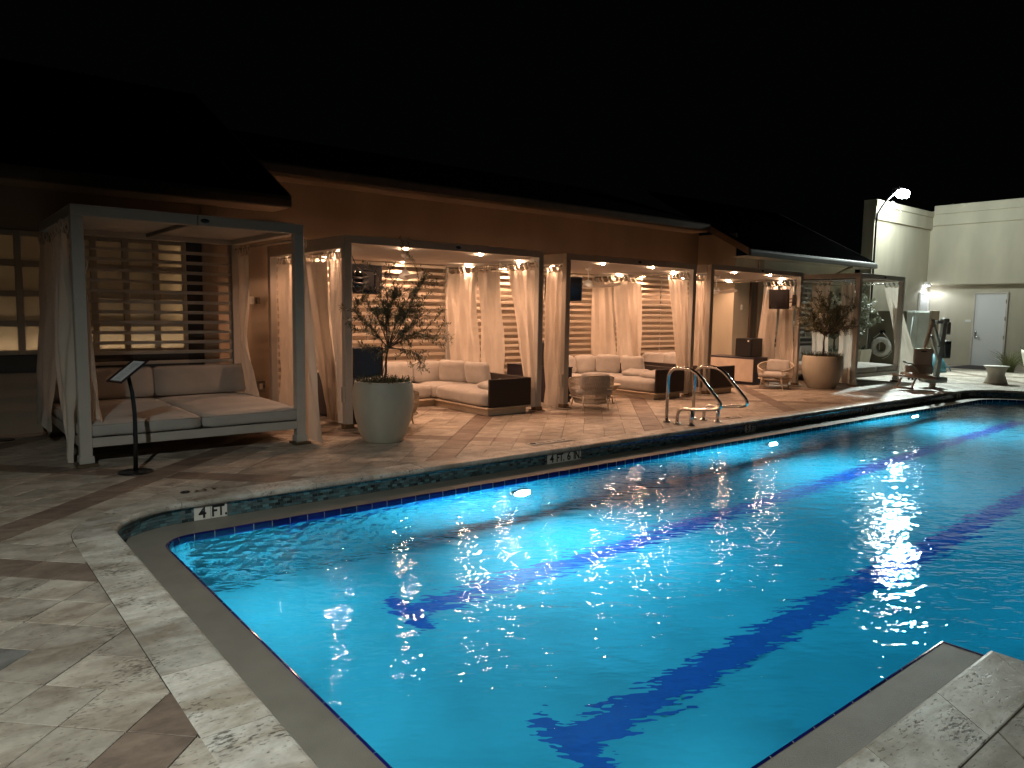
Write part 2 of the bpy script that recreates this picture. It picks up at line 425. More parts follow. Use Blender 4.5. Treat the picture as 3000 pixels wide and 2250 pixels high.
# ================================================================ GROUND AND DECK
# terrain far around
g = MB(); poly(g, [(-60, -60, -2.4), (90, -60, -2.4), (90, 90, -2.4), (-60, 90, -2.4)])
structure(g.build('ground', M('dark_ground', (.05, .048, .04), .95, .3, .5)))
outer = [Vector((-14, -9, 0)), Vector((31, -9, 0)), Vector((31, 16, 0)), Vector((-14, 16, 0))]
hole = [Vector((p.x, p.y, 0)) for p in loop(-.10)]
tris = tessellate_polygon([outer, hole]); allp = outer + hole
mb = MB(); mb.add([(p.x, p.y, -.007) for p in allp], [tuple(t) for t in tris])
mb.add([(p.x, p.y, z) for z in (-2.4, -.007) for p in outer], [(k, (k + 1) % 4, 4 + (k + 1) % 4, 4 + k) for k in range(4)])
deck = structure(mb.build('pool_deck', GROUT))
for p_ in deck.data.polygons:
    pass
# paving tiles on a 45 degree grid
TP = .268; U0 = 2.635; V0 = 1.911; S2 = math.sqrt(.5)
def uv2xy(u, v): return ((u - v) * S2, (u + v) * S2)
def clip(pts, a, b, c):   # keep a*x+b*y <= c
    out = []
    for i in range(len(pts)):
        p = pts[i]; q = pts[(i + 1) % len(pts)]; dp = a * p[0] + b * p[1] - c; dq = a * q[0] + b * q[1] - c
        if dp <= 0: out.append(p)
        if (dp < 0 < dq) or (dq < 0 < dp):
            t = dp / (dp - dq); out.append((p[0] + (q[0] - p[0]) * t, p[1] + (q[1] - p[1]) * t))
    return out
CO = .272  # coping width
def clip_tile(q):
    cx = sum(p[0] for p in q) / len(q); cy_ = sum(p[1] for p in q) / len(q)
    if cx < NX + .3 and cy_ > FY - .75:      # left far corner: cut by the mitre line
        w = CO - .06
        r1 = clip(q, 1, 0, NX - w); r2 = clip(q, 0, -1, -(FY + w)) ; r3 = clip(q, 1, -1, NX + .16 - (FY - .16) - w * 1.41)
        best = max((r1, r2, r3), key=lambda r: area(r)); return best
    if cy_ > FY - .3 and cx < RX - .9: return clip(q, 0, -1, -(FY + CO - .06))
    if cx < NX + .2 and cy_ <= FY - .3: return clip(q, 1, 0, NX - CO + .06)
    if cx >= RX - .9 and cy_ > FY - 1.2:
        w = CO - .06; r1 = clip(q, -1, 0, -(RX + w)); r2 = clip(q, 0, -1, -(FY + w)); r3 = clip(q, -1, -1, -(RX + FY - .73 + w * 1.41))
        return max((r1, r2, r3), key=lambda r: area(r))
    if cx > RX - .3: return clip(q, -1, 0, -(RX + CO - .06))
    if cy_ < NY + .3 and cx < PX: return clip(clip(q, 0, 1, NY - CO + .06), 1, 0, PX - CO + .06)
    return None
def area(p):
    return abs(sum(p[i][0] * p[(i + 1) % len(p)][1] - p[(i + 1) % len(p)][0] * p[i][1] for i in range(len(p)))) / 2 if len(p) > 2 else 0
used = set(); tiles = []
def dark(i, j): return i % 9 == 4 or j % 9 == 7
cells = [(i, j) for i in range(-30, 115) for j in range(-70, 60)]
rnd.shuffle(cells)
for (i, j) in cells:
    if (i, j) in used: continue
    x, y = uv2xy(U0 + (i + .5) * TP, V0 + (j + .5) * TP)
    if not (-5 < x < 27.5 and -1.5 < y < 11.4): continue
    if NX + .3 < x < RX - .3 and NY + .3 < y < FY - .3: continue
    if PX < x < RX - .3 and y < NY + .4: continue
    if not in_view((x, y, 0), 120): continue
    w = h = 1; dk = dark(i, j)
    if not dk:
        for (a, b) in rnd.choice([[(2, 2), (2, 1)], [(1, 2), (2, 1)], [(2, 1)], [(1, 2)], [(1, 1)], [(1, 1)]]):
            cs = [(i + p, j + q) for p in range(a) for q in range(b)]
            if all(c not in used and not dark(*c) and c != (0, 2) for c in cs): w, h = a, b; break
    for p in range(w):
        for q in range(h): used.add((i + p, j + q))
    gp = .0022
    u0, u1 = U0 + i * TP + gp, U0 + (i + w) * TP - gp; v0, v1 = V0 + j * TP + gp, V0 + (j + h) * TP - gp
    q = [uv2xy(u0, v0), uv2xy(u1, v0), uv2xy(u1, v1), uv2xy(u0, v1)]
    cpos = (sum(p[0] for p in q) / 4, sum(p[1] for p in q) / 4)
    inside = (NX - .8 < cpos[0] < RX + .8 and NY - .8 < cpos[1] < FY + .8) or (cpos[0] > PX - .8 and cpos[1] < NY + .8)
    if inside:
        q2 = clip_tile(q)
        if q2 is None:
            if NX < cpos[0] < RX and cpos[1] > NY - .1 or cpos[0] > PX: continue
            q2 = q
        q = q2
    if len(q) < 3 or area(q) < .0012: continue
    pr = project((cpos[0], cpos[1], 0))
    tiles.append((pr[2] / math.sqrt(w * h), q, 1 if dk else (2 if (i, j) == (0, 2) else 0)))
tiles.sort(key=lambda t: t[0])
def key_visible(t):
    q = t[1]; return in_view((sum(p[0] for p in q) / len(q), sum(p[1] for p in q) / len(q), 0), 0)
near = [t for t in tiles if key_visible(t)][:300]; ns = set(id(t) for t in near)
TM = [T_LIGHT, T_DARK, T_GREY]
for t in near:
    m = MB(); dz = rnd.uniform(-.0012, .0012); prism(m, t[1], -.02, dz, .0025); m.build('paving_tile', TM[t[2]], deck)
m = MB()
for t in tiles:
    if id(t) not in ns: prism(m, t[1], -.02, rnd.uniform(-.001, .001), .0025, t[2])
stuff(m.build('paving_tiles', TM, deck))

# coping: one stone after another round the pool
mb = band(MB(), [(-CO - .004, -.02), (-CO - .004, .0005), (-CO + .004, .0005)])
cop = structure(mb.build('pool_coping', M('joint_sealant', (.06, .05, .04), .9, .2, 20)))
cprof = [(-CO, -.03), (-CO, .003), (-CO + .004, .006), (-.025, .006), (-.012, .002), (-.003, -.008), (0, -.022), (-.004, -.036), (-.014, -.046), (-.05, -.047)]
def stone(a_list):
    v = []; f = []; m_ = len(cprof)
    cp_ = sum((pt(-.13, s) for s in a_list), Vector((0, 0))) / len(a_list)
    for s in a_list:
        for (o, z) in cprof:
            p = pt(o, s); v.append((p.x, p.y, z))
    n = len(a_list)
    for i in range(n - 1):
        for k in range(m_ - 1): f.append((i * m_ + k, (i + 1) * m_ + k, (i + 1) * m_ + k + 1, i * m_ + k + 1))
        f.append((i * m_ + m_ - 1, (i + 1) * m_ + m_ - 1, (i + 1) * m_, i * m_))
    f.append(tuple(range(m_ - 1, -1, -1))); f.append(tuple((n - 1) * m_ + k for k in range(m_)))
    return MB().add(v, f)
for i in range(nC):
    if i == 3: continue
    L_ = edge_len(i); n = max(1, round(L_ / .56)); e = .0018 / L_
    for k in range(n):
        lo = k / n + e; hi = (k + 1) / n - e; sub = 2
        if i in (3, 4) and not in_view((*pt(0, ('e', i, (lo + hi) / 2)), 0), 300): continue
        o = stone([('e', i, lo + (hi - lo) * t / sub) for t in range(sub + 1)]).build('coping_stone', T_COPE, cop)
        o.location.z = rnd.uniform(-.001, .001)
for i in range(nC):
    if CORN[i][1] > 0:
        n = 2 if CORN[i][1] < 1 else 4
        for k in range(n):
            stone([('a', i, (k + .006) / n + (.988 / n) * t / 5) for t in range(6)]).build('coping_stone', T_COPE, cop)

# basin: wall under the coping, ledge, rim, pool walls, floor
WO, LZ, RO = -.04, -.165, .30
basin = structure(band(MB(), [(WO, -.03), (WO, LZ - .02)]).build('pool_wall', M('mosaic_grout', (.12, .15, .155), .6)))
ledge = structure(band(MB(), [(WO - .02, LZ), (RO, LZ)]).build('pool_ledge', LEDGE))
rimb = structure(band(MB(), [(RO, LZ - .012), (RO, LZ - .002), (RO + .0135, LZ - .004), (RO + .0135, -.24)]).build('pool_rim', GROUTW))
walls = structure(band(MB(), [(RO + .012, -.21), (RO + .012, -1.95)]).build('pool_basin', PLASTER))
def fz(x): return -1.37 - .30 * math.sin(PI * max(0, min(1, (x - 1.3) / 16.5))) ** 2
mb = MB(); xs = [1 + .5 * k for k in range(37)]
v = []; f = []
for x in xs:
    for y in (-5, 6.2): v.append((x, y, fz(x)))
for k in range(len(xs) - 1): f.append((2 * k, 2 * k + 2, 2 * k + 3, 2 * k + 1))
structure(MB().add(v, f).build('pool_floor', PLASTER))
for (ly, x0) in ((4.52, 2.78), (2.72, 2.74), (.9, 4.9)):
    m = MB(); xs2 = [x0 + (15.9 - x0) * k / 26 for k in range(27)]; v = []; f = []
    for x in xs2:
        v += [(x, ly - .125, fz(x) + .004), (x, ly + .125, fz(x) + .004)]
    for k in range(26): f.append((2 * k, 2 * k + 2, 2 * k + 3, 2 * k + 1))
    m.add(v, f)
    poly(m, [(x0 - .21, ly - .30, fz(x0) + .004), (x0, ly - .30, fz(x0) + .004), (x0, ly + .30, fz(x0) + .004), (x0 - .21, ly + .30, fz(x0) + .004)])
    structure(m.build('lane_line', LANE))
# rim tiles: every blue bullnose tile a part
rt = []
for i in (1, 0, 5, 2):
    L_ = edge_len(i); n = round(L_ / .15)
    for k in range(n): rt.append([('e', i, (k + .018 + t * .964) / n) for t in (0, 1)])
for k in range(3): rt.append([('a', 0, (k + .02 + t * .96) / 3) for t in (0, .5, 1)])
for k in range(3): rt.append([('a', 1, (k + .02 + t * .96) / 3) for t in (0, .5, 1)])
for k in range(9): rt.append([('a', 5, (k + .02 + t * .96) / 9) for t in (0, .5, 1)])
rp = [(RO - .002, LZ - .01), (RO - .002, LZ + .002), (RO + .002, LZ + .004), (RO + .010, LZ + .003), (RO + .0155, LZ - .002), (RO + .0175, LZ - .009), (RO + .0175, LZ - .075)]
rt = [(project((*pt(RO, s[0]), LZ)) or (0, 0, 99), s) for s in rt]; rt.sort(key=lambda t: t[0][2])
cnt = 0; far = MB()
for pr, s in rt:
    if not in_view((*pt(RO, s[0]), LZ), 60): continue
    if cnt < 230: band(MB(), rp, False, s).build('rim_tile', RIM, rimb); cnt += 1
    else: band(far, rp, False, s)
if far.f: stuff(far.build('rim_tiles', RIM, rimb))
# mosaic on the wall above the ledge (faces the camera only on the far side and its corners)
mo = []
RH = .0236
PL = []  # depth marker spans on far wall, filled below
MARKS = [('4', 'FT.', 1.63, None), ]
marks = [(1.63, ['4', 'FT.']), (5.42, ['4', 'FT.', '6', 'IN.']), (9.28, ['5', 'FT']), (12.80, ['4', 'FT', '6', 'IN']), (17.1, ['4', 'FT'])]
MW = .132
def covered(x): return any(x0 - .012 < x < x0 + MW * len(w) + .012 for x0, w in marks)
for row in range(5):
    z0 = -.0465 - row * RH; z1 = z0 - RH + .0018
    s0 = 0
    # far edge index 5 runs from (RX,FY) to (NX,FY)
    L_ = edge_len(5); n = int(L_ / .052)
    for k in range(n):
        a = (k + (.5 if row % 2 else 0)) / n; b = a + .93 / n
        if b > 1: continue
        x = pt(WO, ('e', 5, (a + b) / 2)).x
        if covered(x): continue
        if rnd.random() < .22 and False: continue
        mo.append((x, [('e', 5, a), ('e', 5, b)], z0, z1))
    for (ci, n2) in ((0, 17), (5, 38)):
        for k in range(n2):
            a = (k + (.25 if row % 2 else 0)) / n2; mo.append((pt(WO, ('a', ci, a)).x, [('a', ci, a), ('a', ci, min(1, a + .95 / n2))], z0, z1))
    for k in range(8):  # right wall
        pass
mo.sort(key=lambda t: t[0]); cnt = 0; far = MB(); shade = random.Random(3)
for x, s, z0, z1 in mo:
    mi = 0 if shade.random() < .62 else 1
    prof = [(WO + .001, z0), (WO + .0045, z0 - .0012), (WO + .0045, z1 + .0012), (WO + .001, z1)]
    if cnt < 290 and in_view((*pt(WO, s[0]), z0), 10):
        band(MB(), prof, False, s).build('mosaic_tile', (MOSAIC, MOSAIC2)[mi], basin); cnt += 1
    else: band(far, prof, False, s, mi)
# right-hand end wall mosaic
nR = 70
for row in range(5):
    z0 = -.0465 - row * RH; z1 = z0 - RH + .0018
    for k in range(nR):
        a = 1 - (k + (.5 if row % 2 else 0) + 1) * .052 / edge_len(4); b = a + .05 / edge_len(4)
        band(far, [(WO + .001, z0), (WO + .0045, z0 - .0012), (WO + .0045, z1 + .0012), (WO + .001, z1)], False, [('e', 4, a), ('e', 4, min(b, 1))], 0 if shade.random() < .62 else 1)
stuff(far.build('mosaic_tiles', [MOSAIC, MOSAIC2], basin))
# depth marker tiles set in the mosaic (flush things of the wall)
yW = FY - WO
yF = FY + 0 - WO if False else FY - WO
for mi_, (x0, words_) in enumerate(marks):
    e = empty('depth_marker', (x0, FY - WO, -.105))
    full = ' '.join(words_)
    lab = ['white tiles lettered 4 FT. in the mosaic nearest the left pool corner', 'white tiles lettered 4 FT. 6 IN. in the mosaic, nearer the big planter', 'white tiles lettered 5 FT in the mosaic right of the steel handrails', 'white tiles lettered 4 FT 6 IN in the far mosaic past the handrails', 'small white 4 FT tiles in the mosaic below the pool lift'][mi_]
    tag(e, lab, 'depth marker', 'depth markers set in the pool mosaic')
    for k, w in enumerate(words_):
        b = box((k * MW + .002, -.0065, -.0585), ((k + 1) * MW - .002, .004, .0585), .0015).build('marker_tile', MARK_W, e)
        t = text_mesh(w, .125, 'lettering', INK, None, None, .0035, .0005)
        t.matrix_local = Matrix.Translation(((k + .5) * MW + .001, -.0072, -.004)) @ Matrix.Rotation(R(90), 4, 'X') @ Matrix.Diagonal((.92 if len(w) < 3 else .78, 1, 1, 1))
        t.parent = b
# painted markers on the deck, read from the pool
for (x, y, body, plate, lab) in ((1.76, 6.33, '4 FT', 0, 'black 4 FT with no diving symbol on the coping near the menu stand'),
                            (5.77, 6.40, '4 FT 6 IN', 1, 'pale strip reading 4 FT 6 IN in the deck beyond the middle marker tiles'),
                            (9.5, 6.40, '5 FT', 1, 'worn pale 5 FT strip in the deck right of the handrails'),
                            (13.6, 6.44, '4 FT 6 IN', 1, 'faint pale 4 FT 6 IN strip in the deck left of the pool lift')):
    n = len(body) * .055 + .10
    e = empty('deck_marker', (x, y, 0), PI); tag(e, lab, 'depth marker', 'depth markers laid in the deck')
    hw = n / 2
    if plate:
        box((-hw, -.075, -.004), (hw, .075, .0075), .001).build('marker_tile', MARK_W, e)
        zt = .0078
    else: zt = .0090
    t = text_mesh(body, .095, 'lettering', INK, e, None, .0012, .0004, 1.15); t.location = (-.05, 0, zt)
    c = MB(); pts = [(hw - .05 + .035 * math.cos(a * PI / 8), .035 * math.sin(a * PI / 8), zt) for a in range(16)]
    tube(pts, .004, 4, c, closed=True); tube([(hw - .075, .025, zt), (hw - .025, -.025, zt)], .004, 4, c)
    tube([(hw - .07, -.005, zt), (hw - .05, .008, zt), (hw - .03, -.002, zt)], .003, 4, c)
    c.build('no_diving_symbol', INK, e)

# water
m, nt, out = NT('pool_water'); L = nt.links.new
gl = N(nt, 'ShaderNodeBsdfGlass'); gl.inputs['IOR'].default_value = 1.33; gl.inputs['Roughness'].default_value = 0.0; gl.inputs['Color'].default_value = (.93, .99, 1, 1)
tc = N(nt, 'ShaderNodeTexCoord'); mr_ = N(nt, 'ShaderNodeMapping'); mr_.inputs['Rotation'].default_value = (0, 0, R(35)); L(tc.outputs['Object'], mr_.inputs[0])
mp = N(nt, 'ShaderNodeMapping'); mp.inputs['Scale'].default_value = (.75, 1.45, 1); L(mr_.outputs[0], mp.inputs[0])
n1 = N(nt, 'ShaderNodeTexNoise'); n1.inputs['Scale'].default_value = 7; n1.inputs['Detail'].default_value = 2.0; n1.inputs['Roughness'].default_value = .5; L(mp.outputs[0], n1.inputs['Vector'])
n2 = N(nt, 'ShaderNodeTexNoise'); n2.inputs['Scale'].default_value = 1.6; n2.inputs['Detail'].default_value = 2; L(tc.outputs['Object'], n2.inputs['Vector'])
ml = N(nt, 'ShaderNodeMath', operation='MULTIPLY'); L(n1.outputs['Fac'], ml.inputs[0])
mr = N(nt, 'ShaderNodeMapRange'); mr.inputs['From Min'].default_value = .3; mr.inputs['From Max'].default_value = .7; mr.inputs['To Min'].default_value = .55; mr.inputs['To Max'].default_value = 1.1; L(n2.outputs['Fac'], mr.inputs['Value']); L(mr.outputs[0], ml.inputs[1])
bu = N(nt, 'ShaderNodeBump'); bu.inputs['Strength'].default_value = 1.0; bu.inputs['Distance'].default_value = .0132; L(ml.outputs[0], bu.inputs['Height']); L(bu.outputs[0], gl.inputs['Normal'])
L(gl.outputs[0], out.inputs['Surface'])
va = N(nt, 'ShaderNodeVolumeAbsorption'); va.inputs['Color'].default_value = (.10, .80, .92, 1); va.inputs['Density'].default_value = .27; L(va.outputs[0], out.inputs['Volume'])
WATER = m
lp = loop(RO + .0165); n = len(lp); WZ = LZ - .043
tr = tessellate_polygon([[Vector((p.x, p.y, 0)) for p in lp]])
mb = MB(); v = [(p.x, p.y, WZ) for p in lp] + [(p.x, p.y, -2.0) for p in lp]
mb.add(v, [tuple(t) for t in tr] + [tuple(i + n for i in reversed(t)) for t in tr] + [(k, n + k, n + (k + 1) % n, (k + 1) % n) for k in range(n)])
water = structure(mb.build('pool_water', WATER))
bm = bmesh.new(); bm.from_mesh(water.data); bmesh.ops.recalc_face_normals(bm, faces=bm.faces); bm.to_mesh(water.data); bm.free()
# pool lamps: those seen in the far wall, plus unseen ones added as fill
yi = FY - RO - .020
for k, (x, y_, rz_) in enumerate(((4.75, yi, 0), (9.42, yi, 0), (14.12, yi, 0), (NX + RO + .020, 3.4, R(90)), (2.9, NY + RO + .020, PI), (7.0, SY + RO + .02, PI), (11.5, SY + RO + .02, PI), (NX + RO + .020, 5.05, R(90)))):
    e = empty('pool_or_fill_lamp', (x, y_, -.61), rz_); tag(e, ('round underwater lamp in the far wall nearest the left end', 'middle round underwater lamp, in the wall below the 5 FT tiles', 'farthest round underwater lamp, below the far 4 FT 6 IN tiles', 'added underwater fill lamp out of sight in the left end wall of the pool', 'added underwater fill lamp out of sight in the near pool wall', 'added unseen underwater fill lamp in the pool wall beyond the near deck corner', 'second added unseen underwater fill lamp beyond the near deck corner', 'added underwater lamp out of sight in the left end wall, nearest the 4 FT. tiles')[k], 'lamp', 'underwater lamps in the far pool wall')
    a = MB(); lathe([(.135, 0), (.135, .02), (.105, .03), (.10, .02)], 28, a, cap1=False); o = a.build('bezel', STEEL, e); o.rotation_euler = (R(90), 0, 0)
    a = MB(); lathe([(.10, .018), (.08, .026), (.0001, .032)], 28, a, cap1=False); o = a.build('lens', LAMP_P if k < 3 else (LAMP_FILL_DIM if k < 5 else (LAMP_FILL_CORNER if k == 7 else LAMP_FILL_STRONG)), e); o.rotation_euler = (R(90), 0, 0)

# ================================================================ BUILDINGS
WY, GY = 10.4, 11.5
def add_window(parent, lefts, y, z_rows, pw, ph, right_end, left_end):
    """frosted pane grid, every pane a sub-part"""
    fr = MB(); zt = z_rows[0] + .06; zb = z_rows[-1] - ph - .05
    xs_ = [left_end] + lefts + [right_end]
    box((left_end, y - .055, zb), (lefts[0], y + .02, zt), .004, fr)
    for i in range(len(lefts)):
        a = lefts[i] + pw; b = lefts[i + 1] if i + 1 < len(lefts) else right_end
        box((a, y - .055, zb), (b, y + .02, zt), .004, fr)
    for i in range(len(lefts)):
        zz = [zt] + [z for r_ in z_rows for z in (r_, r_ - ph)] + [zb]
        for k in range(0, len(zz), 2): box((lefts[i] + .001, y - .051, zz[k + 1]), (lefts[i] + pw - .001, y + .018, zz[k]), .004, fr)
    w = fr.build('window', WINFR, parent)
    me = box((0, -.004, -ph), (pw, .004, 0)).build('pane', FROST, w).data
    first = w.children[0]; first.location = (lefts[0], y - .012, z_rows[0])
    for i in range(len(lefts)):
        for j, z in enumerate(z_rows):
            if i == j == 0: continue
            c = bpy.data.objects.new('pane', me); COL.objects.link(c); c.parent = w; c.location = (lefts[i], y - .012, z)
    return w
def wall_with_holes(x0, x1, z0, z1, y, th, holes, mb):
    xs_ = sorted({x0, x1} | {h[0] for h in holes} | {h[1] for h in holes}); zs_ = sorted({z0, z1} | {h[2] for h in holes} | {h[3] for h in holes})
    v = []; f = []
    for i in range(len(xs_) - 1):
        for j in range(len(zs_) - 1):
            cx, cz = (xs_[i] + xs_[i + 1]) / 2, (zs_[j] + zs_[j + 1]) / 2
            if any(h[0] < cx < h[1] and h[2] < cz < h[3] for h in holes): continue
            for yy in (y, y + th):
                mb.add([(xs_[i], yy, zs_[j]), (xs_[i + 1], yy, zs_[j]), (xs_[i + 1], yy, zs_[j + 1]), (xs_[i], yy, zs_[j + 1])], [(0, 1, 2, 3)])
    for h in holes:
        a, b, c, d = h
        mb.add([(x, yy, z) for (x, z) in ((a, c), (b, c), (b, d), (a, d)) for yy in (y, y + th)], [(0, 1, 3, 2), (2, 3, 5, 4), (4, 5, 7, 6), (6, 7, 1, 0)])
    return mb
def box_in(parent, name, a, b, mat, c=.004): return box(a, b, c).build(name, mat, parent)

# --- left wing
LW = empty('left_wing_building', (-1.5, WY, 0)); tag(LW, 'low left wing with frosted grid windows and dark overhanging eave behind the near daybed', 'building')
LW.location = (0, 0, 0)
rows = [2.34, 1.985, 1.632, 1.281]; pw, ph = .285, .285
w1 = [-.81, -.456, -.10, .256, .612, .968]; w2 = [1.389, 1.746, 2.103, 2.459]
zb_ = rows[-1] - ph - .05
holes = [(w1[0] - .05, 1.30, zb_ + .004, 2.396), (1.345, 2.79, zb_ + .004, 2.396)]
m = wall_with_holes(-6, 3.2, 0, 2.92, WY, .12, holes, MB())
box((3.2, WY, 0), (3.22, GY + .3, 2.92), 0, m)
m.build('wall', STUCCO_B, LW)
add_window(LW, w1, WY, rows, pw, ph, 1.305, w1[0] - .055)
add_window(LW, w2, WY, rows, pw, ph, 2.795, 1.34)
box_in(LW, 'sill', (-1, WY - .03, .735), (2.8, WY - .0005, .94), M('grey_sill_band', (.10, .095, .09), .7))
box_in(LW, 'shutter', (2.80, WY - .035, .1), (3.0, WY - .0005, 2.42), M('dark_bronze_shutter', (.035, .03, .027), .4))
box_in(LW, 'pilaster', (3.0, WY - .05, 0), (3.2, WY - .0005, 2.92), STUCCO_B)
# room behind the frosted glass with a low lamp
m = MB(); box((-1.2, WY + .14, .8), (3.1, WY + .9, 2.6), 0, m); ro = m.build('room', M('room_paint', (.5, .48, .44), .9), LW)
bm = bmesh.new(); bm.from_mesh(ro.data); bm.faces.ensure_lookup_table()
bmesh.ops.delete(bm, geom=[f_ for f_ in bm.faces if abs(f_.calc_center_median().y - (WY + .14)) < .01], context='FACES'); bm.to_mesh(ro.data); bm.free()
light('window_sill_lamp', 'AREA', (.2, WY + .15, .97), 6.5, (1, .68, .38), aim=(.2, WY - .02, 1.35), size=(2.2, .04))
light('window_sill_lamp', 'AREA', (2.07, WY + .15, .97), 5, (1, .68, .38), aim=(2.07, WY - .02, 1.35), size=(1.4, .04))
light('window_side_lamp', 'AREA', (2.775, WY + .10, 1.75), 2.2, (1, .62, .3), aim=(1.9, WY + .02, 1.75), size=(.04, 1.2))
light('window_side_lamp', 'AREA', (-.6, WY + .20, 1.7), 5, (1, .62, .3), aim=(1.9, WY + .02, 1.7), size=(.04, 1.2))
def eave_roof(parent, x0, x1, y0, ztop, yend, slope, wally, gmat, right_board=True):
    zr = lambda y: ztop + (y - y0) * slope
    m = MB(); n = 60 if False else 1
    poly(m, [(x0, y0, zr(y0)), (x1, y0, zr(y0)), (x1, yend, zr(yend)), (x0, yend, zr(yend))])
    poly(m, [(x0, y0 + .02, zr(y0) - .05), (x0, yend, zr(yend) - .05), (x1, yend, zr(yend) - .05), (x1, y0 + .02, zr(y0) - .05)])
    r_ = m.build('roof', ROOF, parent)
    # standing ribs
    m = MB(); k = 0; x = x0 + .1
    while x < x1:
        tube([(x, y0 - .01, zr(y0) + .01), (x, yend, zr(yend) + .01)], .018, 5, m); x += .19
    stuff(m.build('roof_ribs', ROOF, r_))
    g_ = MB()
    v = []; prof = [(0, .0), (-.012, .002), (-.03, -.02), (-.045, -.06), (-.05, -.14), (-.045, -.155), (.02, -.155)]
    for x in (x0, x1 + .002):
        for (dy, dz) in prof: v.append((x, y0 + dy, ztop + dz))
    p_ = len(prof); f = [(k, k + p_, k + p_ + 1, k + 1) for k in range(p_ - 1)] + [tuple(range(p_)), tuple(range(2 * p_ - 1, p_ - 1, -1))]
    g_.add(v, f); g_.build('gutter', gmat, parent)
    box((x0, y0 + .021, ztop - .158), (x1, wally - .001, ztop - .146)).build('soffit', STUCCO_B if gmat is TRIM else STUCCO_C, parent)
    if right_board:
        m = MB(); xx = x1
        poly(m, [(xx, y0, ztop - .15), (xx, yend, zr(yend) - .15), (xx, yend, zr(yend) + .01), (xx, y0, ztop + .01)])
        poly(m, [(xx + .03, y0, ztop - .15), (xx + .03, y0, ztop + .01), (xx + .03, yend, zr(yend) + .01), (xx + .03, yend, zr(yend) - .15)])
        poly(m, [(xx, y0, ztop + .01), (xx, yend, zr(yend) + .01), (xx + .03, yend, zr(yend) + .01), (xx + .03, y0, ztop + .01)])
        poly(m, [(xx, y0, ztop - .15), (xx + .03, y0, ztop - .15), (xx + .03, y0, ztop + .01), (xx, y0, ztop + .01)])
        m.build('barge_board', gmat, parent)
eave_roof(LW, -6, 4.0, 9.8, 3.06, 14, .53, WY, TRIM)

# --- central block
CB = empty('cabana_block_building', (0, 0, 0)); tag(CB, 'tall brown stucco wall with long high fascia behind the lit cabanas', 'building')
box((3.3, GY, 0), (15.28, GY + .2, 3.6)).build('wall', STUCCO_B, CB)
ZF = 3.72
m = MB(); poly(m, [(3.95, 11, ZF), (15.0, 11, ZF), (15.0, 15, ZF + 1.3), (3.95, 15, ZF + 1.3)]); m.build('roof', ROOF, CB)
m = MB(); prof = [(0, .0), (-.02, .004), (-.045, -.03), (-.05, -.15), (-.03, -.18), (.02, -.18)]; v = []
for x in (4.02, 15.0):
    for (dy, dz) in prof: v.append((x, 11 + dy, ZF + dz))
p_ = len(prof); m.add(v, [(k, k + p_, k + p_ + 1, k + 1) for k in range(p_ - 1)] + [tuple(range(p_)), tuple(range(2 * p_ - 1, p_ - 1, -1))]); m.build('gutter', TRIM, CB)
box((3.3, 11.02, ZF - .19), (15.0, GY - .001, ZF - .175)).build('soffit', STUCCO_B, CB)
# rake from the high gutter down to the right wing eave
m = MB(); zr = lambda y: 3.07 + (y - 9.85) * .53
poly(m, [(14.97, 9.85, zr(9.85) - .14), (14.97, 11.05, zr(11.05) - .14), (14.97, 11.05, zr(11.05) + .02), (14.97, 9.85, zr(9.85) + .02)])
poly(m, [(15.0, 9.85, zr(9.85) - .14), (15.0, 9.85, zr(9.85) + .02), (15.0, 11.05, zr(11.05) + .02), (15.0, 11.05, zr(11.05) - .14)])
poly(m, [(14.97, 9.85, zr(9.85) - .14), (14.97, 9.85, zr(9.85) + .02), (15.0, 9.85, zr(9.85) + .02), (15.0, 9.85, zr(9.85) - .14)])
m.build('barge_board', TRIM, CB)

# --- right wing
RW = empty('right_wing_building', (0, 0, 0)); tag(RW, 'low right wing with dark ribbed metal roof and white gutter behind the far cabanas', 'building')
w3 = [16.50, 16.857, 17.214, 17.571]; w4 = [18.25, 18.607, 18.964, 19.32]
holes = [(16.455, 17.9, zb_ + .004, 2.396), (18.205, 19.65, zb_ + .004, 2.396)]
m = wall_with_holes(15.3, 21.2, 0, 2.92, WY, .12, holes, MB()); box((15.28, WY, 0), (15.3, GY + .1, 3.5), 0, m)
m.build('wall', STUCCO_C, RW)
add_window(RW, w3, WY, rows, pw, ph, 17.9, 16.45); add_window(RW, w4, WY, rows, pw, ph, 19.65, 18.2)
m = MB(); box((16.3, WY + .14, .8), (19.9, WY + .9, 2.6), 0, m); m.build('room', M('dark_room', (.2, .2, .2), .9), RW)
box_in(RW, 'shutter', (15.92, WY - .06, .0), (16.06, WY - .0005, 2.42), M('dark_door_frame', (.10, .07, .05), .5))
box_in(RW, 'door', (16.06, WY - .02, .0), (16.24, WY - .0005, 2.36), M('brown_door', (.16, .11, .075), .5))
box_in(RW, 'sill', (16.45, WY - .03, .735), (19.7, WY - .0005, .94), M('grey_sill_band_far', (.10, .095, .09), .7))
box_in(RW, 'pilaster', (16.245, WY - .05, 0), (16.44, WY - .0005, 2.92), STUCCO_B)
eave_roof(RW, 15.003, 21.3, 9.85, 3.07, 13, .53, WY, GUTTER)
d = tube([(19.95, 9.86, 2.93), (19.93, 10.0, 2.84), (19.75, 10.3, 2.66), (19.7, 10.36, 2.5), (19.7, 10.36, .1)], .04, 8); d.build('downspout', BRASS, RW)

